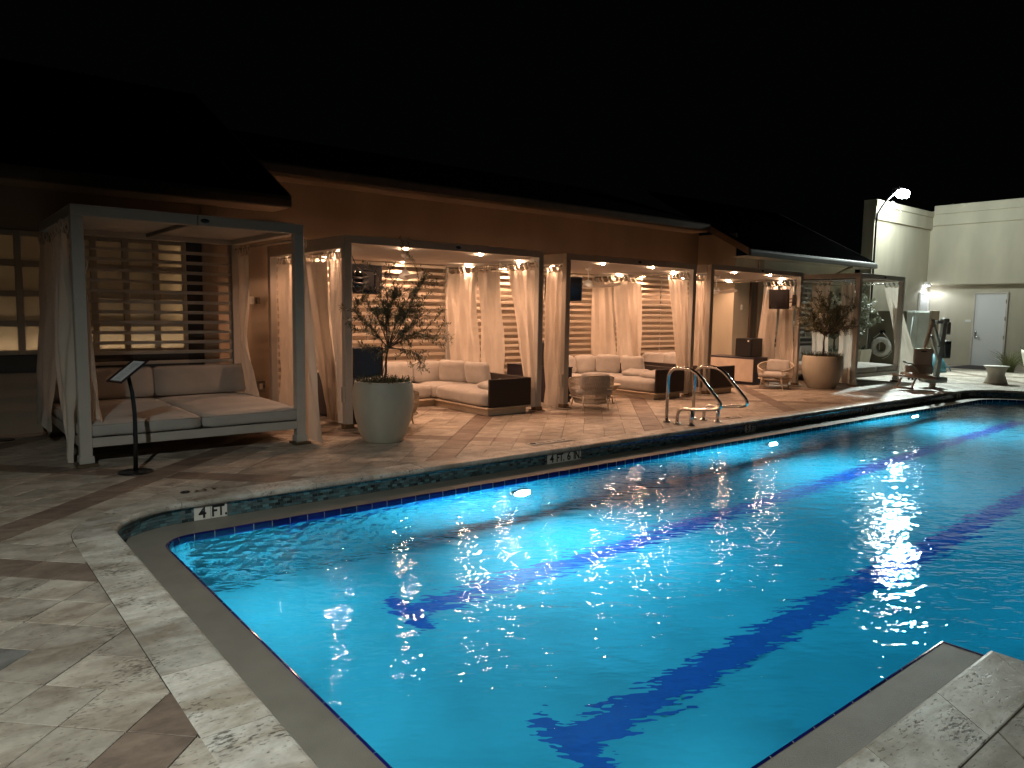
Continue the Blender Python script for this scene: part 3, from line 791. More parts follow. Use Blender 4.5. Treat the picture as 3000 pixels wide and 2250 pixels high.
# --- tower and facade at the far right
TW = empty('tower_building', (0, 0, 0)); tag(TW, 'tall cream stucco building with parapet band closing the far right end', 'building')
TY, TX = 10.64, 26.8
m = MB(); box((22.73, TY, -.1), (27.3, TY + .35, 5.10), 0, m)
box((27.02, 1.0, -.1), (31, TY - .001, 2.66), 0, m); box((TX, 1.0, 2.66), (31, TY - .001, 5.12), 0, m)
m.build('wall', STUCCO_C, TW)
m = MB(); box((22.66, TY - .07, 4.50), (TX - .001, TY - .001, 4.90), .01, m); box((22.62, TY - .11, 4.90), (TX + .001, TY - .001, 5.08), .01, m)
box((TX - .07, 1.0, 4.62), (TX - .001, TY - .08, 5.00), .01, m); box((TX - .11, 1.0, 5.00), (TX - .001, TY - .12, 5.28), .01, m)
m.build('cornice', STUCCO_C, TW)
dr = box((27.012, 8.29, .01), (26.985, 9.17, 2.34), .003).build('door', DOORW, TW)
fr = MB(); box((27.019, 9.17, 0), (26.96, 9.225, 2.40), .004, fr); box((27.019, 8.235, 0), (26.96, 8.29, 2.40), .004, fr); box((27.019, 8.2905, 2.345), (26.962, 9.1695, 2.40), .004, fr)
fr.build('door_frame', M('door_frame_paint', (.62, .56, .50), .5), TW)
h = MB(); rbox((26.94, 9.07, .92), (26.985, 9.13, 1.14), .02, 5, 0, h); tube([(26.95, 9.10, .95), (26.92, 9.09, .95), (26.92, 8.96, .94)], .011, 8, h); h.build('handle', STEEL, dr)
for z in (.35, .95, 1.55, 2.1): box((26.95, 8.275, z - .06), (26.982, 8.30, z + .06), .004).build('hinge', BRASS, dr)
sg = MB(); box((27.019, 9.28, 1.42), (27.008, 9.45, 1.50), .002, sg); tag(sg.build('wall_plate', WHITE), 'small white plate on the cream wall left of the white door', 'sign')
# second door in the return wall
d2 = box((26.3, TY - .02, .01), (26.93, TY - .0005, 2.33), .003).build('door', DOORW, TW)
fr = MB(); box((26.24, TY - .05, 0), (26.295, TY - .0005, 2.39), .004, fr); box((26.935, TY - .05, 0), (26.99, TY - .0005, 2.39), .004, fr); box((26.2955, TY - .048, 2.335), (26.9345, TY - .0005, 2.39), .004, fr); fr.build('door_frame', WHITE, TW)
# wall lamp
e = empty('wall_lamp', (26.62, TY, 2.66)); tag(e, 'small square wall lamp shining down the white corner door', 'lamp')
box((-.08, -.16, -.03), (.08, -.0005, .09), .01).build('housing', WHITE, e); box((-.065, -.145, -.05), (.065, -.02, -.031), .002).build('diffuser', LAMP_D, e)
e = empty('camera_dome', (26.1, TY, 2.72)); 
# flood light on its pole
e = empty('flood_light', (21.9, 10.2, 0)); tag(e, 'blazing white floodlight on a thin bent pole in front of the cream tower', 'lamp', )
tube([(0, 0, 0), (0, 0, 4.3), (.05, 0, 4.55), (.5, 0, 4.95), (1.2, 0, 5.32)], .03, 8).build('pole', BLACK, e)
tube([(.6, 0, 4.9), (.9, -.05, 4.98), (1.2, -.1, 4.85), (1.35, -.1, 4.7)], .01, 6).build('cable', WHITE, e)
hd = box((1.16, -.10, 5.26), (1.56, .14, 5.44), .02).build('head', BLACK, e)
rbox((1.12, -.26, 5.13), (1.54, .02, 5.37), .08, 6).build('lens', LAMP_C, e)
# the flood behind the camera
e = empty('flood_light', (FLOOD_B[0] - .3, FLOOD_B[1] - .3, 0)); tag(e, 'second floodlight on a straight pole, standing behind the photographer', 'lamp')
tube([(0, 0, 0), (0, 0, 5.1)], .045, 8).build('pole', BLACK, e); box((-.05, -.1, 4.92), (.22, .25, 5.12), .02).build('head', BLACK, e)

# olive privacy wall and white cabinet beside it
pwl = box((22.9, 9.60, 0), (23.02, 10.635, 1.74), .01).build('privacy_wall', STUCCO_D); tag(pwl, 'olive brown low wall the lifebuoy hangs on', 'wall')
e = empty('storage_cabinet', (23.06, 9.27, 0), R(-90)); tag(e, 'white storage cabinet with dark right edge beside the olive wall', 'cabinet')
box((-.32, -.14, .02), (.32, .3, 1.74), .01).build('body', M('cabinet_panel', (.62, .66, .62), .4), e)
for x in (-.315, .005): box((x, -.16, .06), (x + .31, -.142, 1.70), .004).build('door', M('cabinet_door', (.64, .68, .64), .4), e)
box((.325, -.2, 0), (.41, .3, 1.76), .01).build('side_panel', STUCCO_B, e)

# ================================================================ CABANAS
emblem_mb = lathe([(.001, .012), (.03, .010), (.042, .002), (.045, 0)], 18, ax=1.0, ay=.5, cap0=False)
def piping(parent, a, b, z, mat, T=None, inset=.012, axis='z'):
    x0, y0 = a; x1, y1 = b; k = .05; pts = []
    for (cx, cy_, a0) in ((x1 - k, y1 - k, 0), (x0 + k, y1 - k, 90), (x0 + k, y0 + k, 180), (x1 - k, y0 + k, 270)):
        for q in range(4): an = R(a0 + 30 * q); pts.append((cx + k * math.cos(an), cy_ + k * math.sin(an), z))
    if axis == 'y': pts = [(p[0], z, p[1]) for p in pts]
    return tube(pts, .0055, 5, closed=True, mat=T).build('piping', mat, parent)
def daybed_cabana(x0, x1, y0, y1, lab, z=2.47):
    e = empty('daybed_cabana', (x0, y0, 0)); tag(e, lab, 'cabana', 'canopied daybeds beside the pool')
    w = x1 - x0; d = y1 - y0; P_ = .105
    for (px, py) in ((0, 0), (w - P_, 0), (0, d - P_), (w - P_, d - P_)):
        p = box((px, py, .03), (px + P_, py + P_, z - .1005), .006).build('post', FRAME, e)
        box((px - .04, py - .045, 0), (px + P_ + .04, py + P_ + .04, .03), .004).build('post_foot', BRASS, p)
        box((px - .012, py - .012, .0305), (px + P_ + .012, py + P_ + .012, .10), .004).build('post_sleeve', FRAME, p)
    box((0, 0, z - .1), (w * .5 - .006, P_, z), .005).build('front_beam', FRAME, e); b = box((w * .5 + .006, 0, z - .1), (w, P_, z), .005).build('front_beam', FRAME, e)
    o = MB(); o.add(emblem_mb.v, emblem_mb.f, 0, True); o = o.build('emblem', BLACK, b); o.location = (w * .5 + .07, 0, z - .05); o.rotation_euler = (R(90), 0, 0)
    box((0, d - P_, z - .1), (w, d, z), .005).build('back_beam', FRAME, e)
    for px in (0, w - P_): box((px, P_ + .001, z - .1), (px + P_, d - P_ - .001, z), .005).build('side_beam', FRAME, e)
    # two canvas roof panels with a seam
    for s in (0, 1):
        a = P_ * .4 if s == 0 else w * .5 + .012; b_ = w * .5 - .012 if s == 0 else w - P_ * .4
        m = MB(); n = 10; v = []; f = []
        for i in range(n + 1):
            for j in range(n + 1):
                u, t = i / n, j / n; sag = -.035 * math.sin(PI * u) * math.sin(PI * t)
                v.append((a + (b_ - a) * u, .02 + (d - .04) * t, z - .035 + sag))
        for i in range(n):
            for j in range(n): f.append((i * (n + 1) + j, (i + 1) * (n + 1) + j, (i + 1) * (n + 1) + j + 1, i * (n + 1) + j + 1))
        m.add(v, f, 0, True); m.build('canopy_panel', CANVAS, e)
    box((w * .5 - .02, .11, z - .075), (w * .5 + .02, d - .11, z - .037), .003).build('roof_spar', BLACK, e)
    box((.0, .002, z + .001), (w, d, z + .006), .002).build('roof_edge', WHITE, e)
    # back slats
    zz = z - .22; k = 0
    while zz > .62:
        box((P_ + .001, d - P_ * .7, zz - .042), (w - P_ - .001, d - P_ * .7 + .022, zz), .003).build('back_slat', FRAME, e); zz -= .127
    for px in (P_ + .001, w - P_ - .026): box((px, d - P_ * .7 + .023, .5), (px + .025, d - P_ * .7 + .04, z - .101), .002).build('slat_rail', FRAME, e)
    # curtain rods
    for px in (P_ * .5, w - P_ * .5): tube([(px, P_, z - .16), (px, d - P_, z - .16)], .011, 8).build('curtain_rod', STEEL, e)
    # bed platform
    box((P_ + .001, .004, .18), (w - P_ - .001, .05, .27), .005).build('front_rail', FRAME, e)
    box((P_ + .001, d - .05, .18), (w - P_ - .001, d - .004, .27), .005).build('back_rail', FRAME, e)
    for px in (.004, w - .05): box((px, P_ + .001, .18), (px + .046, d - P_ - .001, .27), .005).build('side_rail', FRAME, e)
    box((.052, .052, .225), (w - .052, d - .052, .265), .003).build('bed_base', FRAME, e)
    cw = (w - .03) / 2
    for s in (0, 1):
        a = .012 + s * (cw + .006)
        rbox((a, .02, .268), (a + cw, d - .16, .415), .045, 12, .018, wob=.0018, seed=s + 3).build('seat_cushion', CUSH2, e)
        piping(bpy.data.objects[e.children[-1].name] if False else [c_ for c_ in e.children if c_.name.startswith('seat_cushion')][-1], (a + .004, .024), (a + cw - .004, d - .164), .392, PIPE)
    for s, (a, b_) in enumerate(((.02, w * .487), (w * .487 + .008, w - .02))):
        T = Matrix.Translation((0, d - .26, .42)) @ Matrix.Rotation(R(-9), 4, 'X')
        rbox((a, -.085, 0), (b_, .085, .37), .04, 10, .006, mat=T, wob=.0015, seed=s).build('back_cushion', CUSH2, e)
        piping([c_ for c_ in e.children if c_.name.startswith('back_cushion')][-1], (a + .004, .006), (b_ - .004, .366), -.068, PIPE, T, axis='y')
    return e
daybed_cabana(1.13, 3.385, 7.9, 10.12, 'nearest canopied daybed, unlit, grey frame with two wide seat cushions')
daybed_cabana(16.15, 18.38, 7.78, 10.0, 'far canopied daybed behind the second big planter, beside the pool lift', 2.50)

def lamp_part(parent, loc, k):
    a = MB(); lathe([(.05, 0), (.05, -.012), (.036, -.014)], 16, a, cap1=False); t = a.build('downlight', WHITE, parent); t.location = loc
    a = MB(); lathe([(.034, -.010), (.030, -.028), (.016, -.040), (.0001, -.044)], 16, a, cap1=False); a.build('bulb', LAMP_W, t)
    l = light('downlight_beam', 'SPOT', (0, 0, -.06), 58, WARM, aim=None, size=.035, spot=158, blend=.55, parent=t)
    l.rotation_euler = (0, 0, 0)
def lounge_cabana(x0, lab, mirror, z=2.465, feat=()):
    W_, D_ = 3.3, 2.6
    e = empty('lounge_cabana', (x0, 8.45, 0)); tag(e, lab, 'cabana', 'lit slatted lounge cabanas along the pool')
    P_ = .10
    for (px, py) in ((0, 0), (W_ - P_, 0), (0, D_ - P_), (W_ - P_, D_ - P_)):
        p = box((px, py, .03), (px + P_, py + P_, z - .1005), .006).build('post', FRAME, e)
        box((px - .045, py - .05, 0), (px + P_ + .045, py + P_ + .045, .03), .004).build('post_foot', STEEL, p)
        box((px - .012, py - .012, .0305), (px + P_ + .012, py + P_ + .012, .085), .004).build('post_sleeve', BRASS, p)
    fb = box((0, 0, z - .1), (W_, P_, z), .005).build('front_beam', FRAME, e)
    o = MB(); o.add(emblem_mb.v, emblem_mb.f, 0, True); o = o.build('emblem', BLACK, fb); o.location = (W_ * .52, 0, z - .05); o.rotation_euler = (R(90), 0, 0)
    box((0, D_ - P_, z - .1), (W_, D_, z), .005).build('back_beam', FRAME, e)
    for px in (0, W_ - P_): box((px, P_ + .001, z - .16), (px + P_, D_ - P_ - .001, z), .005).build('side_beam', FRAME, e)
    y = P_ + .03; me = None
    while y < D_ - P_ - .1:
        if me is None:
            o = box((P_ + .002, 0, 0), (W_ - P_ - .002, .108, .016), .005).build('roof_louver', FRAME2, e); me = o.data
        else: o = bpy.data.objects.new('roof_louver', me); COL.objects.link(o); o.parent = e
        o.location = (0, y, z - .075); o.rotation_euler = (R(-27), 0, 0); y += .140
    zz = z - .14; me = None
    while zz > .12:
        if me is None: o = box((P_ + .001, 0, -.047), (W_ - P_ - .001, .024, 0), .003).build('back_slat', SLAT, e); me = o.data
        else: o = bpy.data.objects.new('back_slat', me); COL.objects.link(o); o.parent = e
        o.location = (0, D_ - .07, zz); zz -= .118
    for px in (P_ + .002, W_ / 2, W_ - P_ - .03): box((px, D_ - .045, .05), (px + .028, D_ - .02, z - .101), .002).build('slat_rail', FRAME, e)
    for px in (.115, W_ - .115): tube([(px, P_, z - .185), (px, D_ - P_, z - .185)], .012, 8).build('curtain_rod', STEEL, e)
    lz = z - .1015
    k = 0
    for (px, py, zl) in ((.95, .105, 0), (2.2, .105, 0), (.85, D_ - .13, 0), (2.25, D_ - .13, 0)):
        lamp_part(e, (px, py + (.03 if py < 1 else -.05), z - .085), k)
    for px in (.125, W_ - .125):
        for py in (.45, 1.85): lamp_part(e, (px, py, z - .112), k)
    b = box((-.03, .015, .36), (.0, .075, .56), .004).build('switch_box', FRAME, e)
    return e
C2 = lounge_cabana(4.15, 'lounge cabana directly behind the nearest big planter', 0)
C3 = lounge_cabana(7.92, 'middle lounge cabana with the woven chair turned away, behind the handrails', 0)
C4 = lounge_cabana(11.66, 'farthest lit lounge cabana, with the small fridge on a white sideboard', 1, 2.49)

# ---- curtains
def curtain(lab, x, a, b, z1, z0=.04, amp=.035, nf=4, sway=0, pinch=None, seed=0, nx=44, nz=34, hem=0, inward=0):
    """a=(y near,y far) on the rod, b=(y near,y far) at the hem"""
    r_ = random.Random(seed); ph = [r_.uniform(0, 6.28) for _ in range(8)]
    v = []; f = []; zr_ = z1 - .075
    for j in range(nz + 1):
        t = j / nz
        for i in range(nx + 1):
            u = i / nx; tt = t ** .85
            ya = a[0] + (a[1] - a[0]) * u; yb = b[0] + (b[1] - b[0]) * u; s = tt * tt * (3 - 2 * tt) * .55 + tt * .45
            y = ya + (yb - ya) * s
            if pinch:
                pz, pf, pc = pinch; g_ = math.exp(-((t - pz) / .20) ** 2); cy_ = a[0] + (a[1] - a[0]) * pc; y += ((cy_ + (y - cy_) * pf) - y) * g_
            A = amp * (.55 + .6 * math.sin(PI * min(1, t * 1.1)))
            xx = x + A * math.sin(2 * PI * nf * .62 * u + ph[0] + 2.2 * math.sin(2.1 * t + ph[1])) + A * .28 * math.sin(2 * PI * nf * 1.9 * u + ph[2] + 2.5 * t) + sway * t * t
            xx += .010 * math.sin(13 * t + 9 * u + ph[3]) * t + .006 * math.sin(34 * t + 16 * u + ph[4]) * t * (.4 + .6 * math.sin(5 * u + ph[7]) ** 2)
            y += .010 * math.sin(11 * t + ph[5] + 5 * u) * t
            z = zr_ + (z0 - zr_) * t - .028 * abs(math.sin(PI * nf * 1.5 * u)) * (1 - t) ** 6 + hem * math.sin(3 * u * PI + ph[6]) * t ** 4
            v.append((xx, y, z))
    for j in range(nz):
        for i in range(nx):
            k = j * (nx + 1) + i; f.append((k, k + 1, k + nx + 2, k + nx + 1))
    e = empty('curtain', (x, (a[0] + a[1]) / 2, z0)); tag(e, lab, 'curtain', 'white outdoor curtains hanging from the cabana rods')
    c = MB().add(v, f, 0, True).build('cloth', CURT, e, loc=(-x, -(a[0] + a[1]) / 2, -z0))
    nt_ = max(2, int(nf * 1.5) + 1); me = None
    for k in range(nt_):
        u = k / (nt_ - 1); i = min(nx, round(u * nx)); tx, ty, tz = v[i]
        if me is None:
            o = tube([(0, -.018, -.005), (-.016, -.006, .05), (-.014, 0, .09), (0, .004, .105), (.014, 0, .09), (.016, -.006, .05), (0, -.018, -.005)], .006, 5)
            w_ = MB(); w_.add([(q[0], (q[1]) * 2.2, q[2]) for q in o.v], o.f, 0, True); o = w_.build('tab', CURT, e); me = o.data
        else: o = bpy.data.objects.new('tab', me); COL.objects.link(o); o.parent = e
        o.location = (tx - x, ty - (a[0] + a[1]) / 2, tz - z0)
    return e
ZD, ZC = 2.31, 2.28
curtain('curtain tied at the left front post of the nearest daybed, knotted near the floor', 1.10, (8.02, 8.62), (7.98, 8.42), ZD, .06, .05, 3, -.02, seed=1, hem=.05, pinch=(.95, .5, .35))
curtain('leftmost curtain, at the rear left of the nearest daybed', 1.14, (9.1, 9.85), (9.25, 10.15), ZD, .22, .05, 3, -.12, seed=2, hem=.06)
curtain('narrow curtain inside the left front post of the nearest daybed', 1.23, (7.97, 8.2), (7.94, 8.2), 1.95, .42, .03, 1.5, .10, seed=3)
curtain('gathered and twisted curtain at the rear right of the nearest daybed', 3.33, (9.55, 9.95), (9.30, 9.85), ZD, .32, .035, 3, .02, seed=4, pinch=(.56, .45, .9))
curtain('curtain hanging outside the right front post of the nearest daybed', 3.42, (7.99, 8.22), (7.62, 8.1), ZD, .03, .025, 1.5, .05, seed=5)
curtain('rear left curtain of the cabana behind the near planter, seen past the daybed', 4.27, (10.1, 10.93), (10.2, 10.95), ZC, .03, .035, 4, 0, seed=6)
curtain('wide slanting middle curtain on the left side of the first lit cabana', 4.29, (9.2, 9.98), (8.95, 9.35), ZC, .03, .045, 3.5, .03, seed=7)
curtain('front left curtain by the switch box of the first lit cabana', 4.26, (8.58, 9.16), (8.58, 8.98), ZC, .05, .045, 3, .0, seed=8)
curtain('rear right curtain nearest the slatted back of the first lit cabana', 7.33, (10.05, 10.85), (9.98, 10.82), ZC, .06, .05, 3.5, .0, seed=9)
curtain('second curtain from the rear on the right of the first lit cabana', 7.34, (9.36, 10.0), (9.25, 9.9), ZC, .06, .04, 3, .0, seed=10)
curtain('curtain pulled toward the right front post of the first lit cabana', 7.33, (8.52, 9.18), (8.46, 8.72), ZC, .08, .045, 3.5, .0, seed=11)
curtain('front left curtain of the middle lit cabana, beside its front post', 8.04, (8.58, 9.06), (8.62, 9.02), ZC, .02, .05, 3, -.05, seed=12)
curtain('rear right curtain of the middle lit cabana', 11.08, (10.45, 10.98), (10.25, 10.95), ZC, .06, .045, 3, .0, seed=13)
curtain('second curtain from the rear on the right of the middle lit cabana', 11.09, (10.02, 10.42), (9.78, 10.22), ZC, .06, .03, 2, .0, seed=14)
curtain('curtain pulled toward the right front post of the middle lit cabana', 11.08, (8.55, 9.02), (8.46, 8.68), ZC, .06, .045, 3.5, .0, seed=15)
curtain('front left curtain of the farthest lit cabana', 11.78, (8.58, 8.92), (8.58, 8.86), ZC, .03, .045, 2.5, .0, seed=16)
curtain('rear left curtain of the farthest lit cabana, a bright sliver by the sideboard', 11.78, (10.3, 10.9), (10.2, 10.6), ZC, .03, .04, 3, .0, seed=17)
curtain('wrinkled front right curtain of the farthest lit cabana, behind its television', 14.84, (8.58, 8.92), (8.52, 8.98), ZC, .25, .04, 2.5, .0, seed=18)
curtain('rear right curtain of the farthest lit cabana', 14.85, (9.0, 9.35), (8.95, 9.5), ZC, .1, .04, 3, .0, seed=19)
curtain('front left curtain of the far daybed, behind the second planter', 16.22, (7.92, 8.25), (7.86, 8.2), ZD + .04, .05, .05, 2.5, -.12, seed=20)
curtain('rear left curtain of the far daybed', 16.25, (8.5, 8.95), (8.48, 8.85), ZD + .04, .3, .035, 3, .0, seed=21)
curtain('right front curtain of the far daybed, drawn thin against the post', 18.3, (7.9, 8.22), (7.87, 7.92), ZD + .04, 1.0, .02, 2, 0, seed=22)
curtain('curtain billowing outside the right front post of the far daybed', 18.42, (7.84, 8.02), (7.45, 7.95), 1.95, .2, .05, 1.5, .10, seed=23)

# ---- sofas
def sofa(x0, lab, mirror=False, flat=1):
    """L sofa; local origin at the front outer corner of the chaise (x=7.2 side)"""
    e = empty('corner_sofa', (x0, 8.45, 0)); tag(e, lab, 'sofa', 'L shaped sofas in the lit cabanas')
    s = -1 if not mirror else 1
    def X(a, b): return (min(s * a, s * b), max(s * a, s * b))
    def bb(name, a, b, y0, y1, z0, z1, mat, c=.006):
        xa, xb = X(a, b); return box((xa, y0, z0), (xb, y1, z1), c).build(name, mat, e)
    bb('plinth', .05, .78, .06, 2.12, 0, .095, WOOD_L); bb('plinth', .7805, 2.3, 1.50, 2.12, 0, .095, WOOD_L)
    bb('rim', 0.0, .84, .0, 2.18, .0955, .125, WOOD_L, .012); bb('rim', .8405, 2.35, 1.42, 2.18, .0955, .125, WOOD_L, .012)
    bb('arm_panel', -.01, .80, .012, .045, .126, .545, WICKER_D, .008); bb('side_panel', -.012, .025, .046, 2.15, .126, .545, WICKER_D, .008)
    bb('back_panel', .0255, 2.3, 2.118, 2.15, .126, .50, WICKER_D, .008)
    xa, xb = X(.03, .86); rbox((xa, .05, .127), (xb, 1.38, .355), .075, 12, .015, wob=.0015, seed=1).build('seat_cushion', CUSH, e)
    rbox((xa, 1.385, .127), (xb, 2.05, .352), .07, 10, .012, wob=.0015, seed=2).build('seat_cushion', CUSH, e)
    xa, xb = X(.865, 2.32); rbox((xa, 1.44, .127), (xb, 2.05, .352), .07, 12, .012, wob=.0015, seed=3).build('seat_cushion', CUSH, e)
    for k, (a, b) in enumerate(((.34, .92), (.93, 1.56), (1.57, 2.2))):
        xa, xb = X(a, b); T = Matrix.Translation((0, 1.94, .34)) @ Matrix.Rotation(R(-12), 4, 'X')
        rbox((xa, -.085, 0), (xb, .085, .345), .07, 10, .02, mat=T, wob=.003, seed=10 + k).build('back_cushion', CUSH, e)
    # big loose cushions against the side panel
    for k, (y, ty) in enumerate(((1.66, 38), (1.08, 14))):
        T = Matrix.Translation((s * (.20 + .10 * (k == 0)), y, .36)) @ Matrix.Rotation(R(ty), 4, 'Z') @ Matrix.Rotation(R(14 * s), 4, 'Y')
        p = rbox((-.07, -.235, 0), (.07, .235, .37), .06, 10, .0, mat=Matrix.Identity(4), wob=.006, seed=20 + k)
        q = p.build('scatter_cushion', CUSH); q.matrix_world = Matrix.Translation((x0, 8.45, 0)) @ T
        tag(q, ('square cushion in the sofa corner of ' if k == 0 else 'square cushion nearer the pool on the sofa of ') + lab.split(' in ')[1], 'cushion', 'loose cushions on the sofas')
    for k in range(flat):
        p = rbox((-.28, -.22, 0), (.28, .22, .10), .05, 10, .015, wob=.004, seed=30 + k)
        q = p.build('scatter_cushion', CUSH); q.location = (x0 + s * (.34), 8.45 + .38 + .5 * k, .365); q.rotation_euler = (R(2), R(3 * s), R(8 + 14 * k))
        tag(q, ('flat cushion by the dark sofa arm in ' if k == 0 else 'second flat cushion farther from the sofa arm in ') + lab.split(' in ')[1], 'cushion', 'loose cushions on the sofas')
    return e
sofa(7.24, 'grey L shaped sofa with dark arm in the first lit cabana')
sofa(10.98, 'grey L shaped sofa with dark arm in the middle lit cabana', flat=2)
sofa(11.78, 'grey L shaped sofa, mostly hidden, in the farthest lit cabana', True, 0)

# ---- sideboards and fridges
def sideboard(x0, x1, y0, y1, face, lab, flab):
    e = empty('sideboard', (x0, y0, 0)); tag(e, lab, 'sideboard', 'dark sideboards in the lit cabanas'); w, d = x1 - x0, y1 - y0
    box((.02, .02, 0), (w - .02, d - .02, .05), 0).build('plinth', NAVY, e)
    box((0, 0, .051), (w, d, .585), .004).build('body', NAVY, e); box((-.008, -.008, .586), (w + .008, d + .008, .61), .004).build('top', NAVY, e)
    fx = (-.018, -.001) if face < 0 else (w + .001, w + .018)
    for k in range(2): box((fx[0], .02 + k * (d - .04) / 2 + .002, .07), (fx[1], .02 + (k + 1) * (d - .04) / 2 - .002, .57), .003).build('door', M('sideboard_door', (.62, .52, .43), .45), e)
    f_ = empty('mini_fridge', (x0 + .06, y0 + .12, .61)); tag(f_, flab, 'fridge', 'small black fridges on the sideboards')
    box((0, 0, .01), (.42, .40, .42), .012).build('body', BLACK, f_)
    dx = (-.04, -.002) if face < 0 else (.422, .46)
    dd = box((dx[0], .003, .015), (dx[1], .397, .415), .01).build('door', BLACK, f_); box((dx[0] - .004 if face < 0 else dx[1], .05, .345), (dx[0] if face < 0 else dx[1] + .004, .09, .38), .001).build('badge', WHITE, dd)
    return e
sideboard(4.46, 4.94, 8.85, 10.1, 1, 'dark navy sideboard inside the first lit cabana, behind the near planter', 'black mini fridge in the first lit cabana, glimpsed left of the near planter')
sideboard(8.24, 8.72, 9.1, 10.3, 1, 'dark navy sideboard seen past the right curtains of the first lit cabana', 'black mini fridge on the sideboard of the middle lit cabana')
sideboard(14.22, 14.74, 9.08, 10.3, -1, 'sideboard with two pale doors in the farthest lit cabana', 'black mini fridge with small white badge in the farthest lit cabana')

# ---- televisions
def television(lab, post, center, rz, w=.62, h=.40, tilt=8, back=True):
    e = empty('television', center, rz); tag(e, lab, 'television', 'televisions on arms in the lit cabanas')
    T = Matrix.Rotation(R(tilt), 4, 'X')
    box((-w / 2, -.02, -h / 2), (w / 2, .02, h / 2), .012, mat=T).build('case', BLACK, e)
    box((-w / 2 + .015, -.024, -h / 2 + .02), (w / 2 - .015, -.0205, h / 2 - .015), .001, mat=T).build('screen', TVGLASS, e)
    rbox((-w * .36, .021, -h * .36), (w * .36, .06, h * .3), .015, 6, mat=T).build('rear_housing', TVGLASS, e)
    inv = Matrix.Rotation(-rz, 3, 'Z'); lp_ = inv @ (Vector(post) - Vector(center))
    a = MB(); mid = lp_ * .5 + Vector((0, .12, -.02)); 
    for dz in (-.035, .035): tube([(0, .07, dz), tuple(mid + Vector((0, 0, dz))), tuple(lp_ + Vector((0, 0, dz)))], .012, 6, a)
    box((-.1, .061, -.1), (.1, .075, .1), .003, a); box(tuple(lp_ + Vector((-.03, -.03, -.12))), tuple(lp_ + Vector((.03, .03, .12))), .004, a)
    a.build('mount', BLACK, e)
    a = MB(); tube([tuple(lp_ + Vector((0, 0, .02))), tuple(lp_ * .75 + Vector((0, .1, -.16))), tuple(lp_ * .4 + Vector((0, .1, -.14))), (.02, .07, -.03)], .007, 5, a)
    tube([tuple(lp_ + Vector((0, 0, .45))), tuple(lp_ * .6 + Vector((0, .05, .16))), (.0, .07, .05)], .006, 5, a); a.build('cable', BLACK, e)
    return e
television('television seen from behind on its arm in the first lit cabana', (4.26, 8.62, 1.92), (4.72, 9.02, 1.95), R(195), tilt=-4)
television('glossy black television at the left front post of the middle lit cabana', (8.03, 8.62, 1.92), (8.33, 8.95, 1.93), R(-38))
television('dark television on an arm from the right post of the farthest lit cabana', (14.80, 8.56, 1.88), (14.28, 8.60, 1.89), R(-72), .42, .42)
sgn = box((14.83, 8.43, 2.06), (14.93, 8.446, 2.2), .003).build('control_box', WHITE); tag(sgn, 'small white control box on the right post above the farthest television', 'control box')

# ---- ceiling fans
def fan(lab, x, y, rot):
    e = empty('ceiling_fan', (x, y, 2.0), rot); tag(e, lab, 'fan', 'white ceiling fans in the lit cabanas')
    lathe([(.075, .39), (.075, .36), (.05, .31), (.02, .29)], 20).build('canopy', WHITE, e)
    tube([(0, 0, .30), (0, 0, .12)], .012, 8).build('down_rod', WHITE, e)
    lathe([(.02, .13), (.05, .11), (.085, .06), (.09, .02), (.07, -.01), (.03, -.025)], 24).build('motor', WHITE, e)
    for k in range(3):
        v = []; f = []; n = 10
        for i in range(n + 1):
            t = i / n; r_ = .07 + .50 * t; wd = .05 + .045 * math.sin(PI * min(1, t * 1.15) ** .8); sw = .10 * math.sin(t * 2.2)
            for j in range(3):
                u = j / 2 - .5; v.append((r_, u * 2 * wd + sw, .02 + .05 * t * t - u * .035))
        for i in range(n):
            for j in range(2): f.append((i * 3 + j, (i + 1) * 3 + j, (i + 1) * 3 + j + 1, i * 3 + j + 1))
        nv = len(v); v += [(a, b, c - .008) for a, b, c in v]; f += [tuple(nv + q for q in reversed(g_)) for g_ in f]
        MB().add(v, f, 0, True, Matrix.Rotation(2 * PI * k / 3, 4, 'Z')).build('blade', WHITE, e)
fan('white three bladed fan above the near olive tree', 5.55, 9.35, R(20)); fan('white three bladed fan in the middle lit cabana', 9.35, 9.4, R(65)); fan('white fan under the roof of the farthest lit cabana', 13.3, 9.5, R(10))

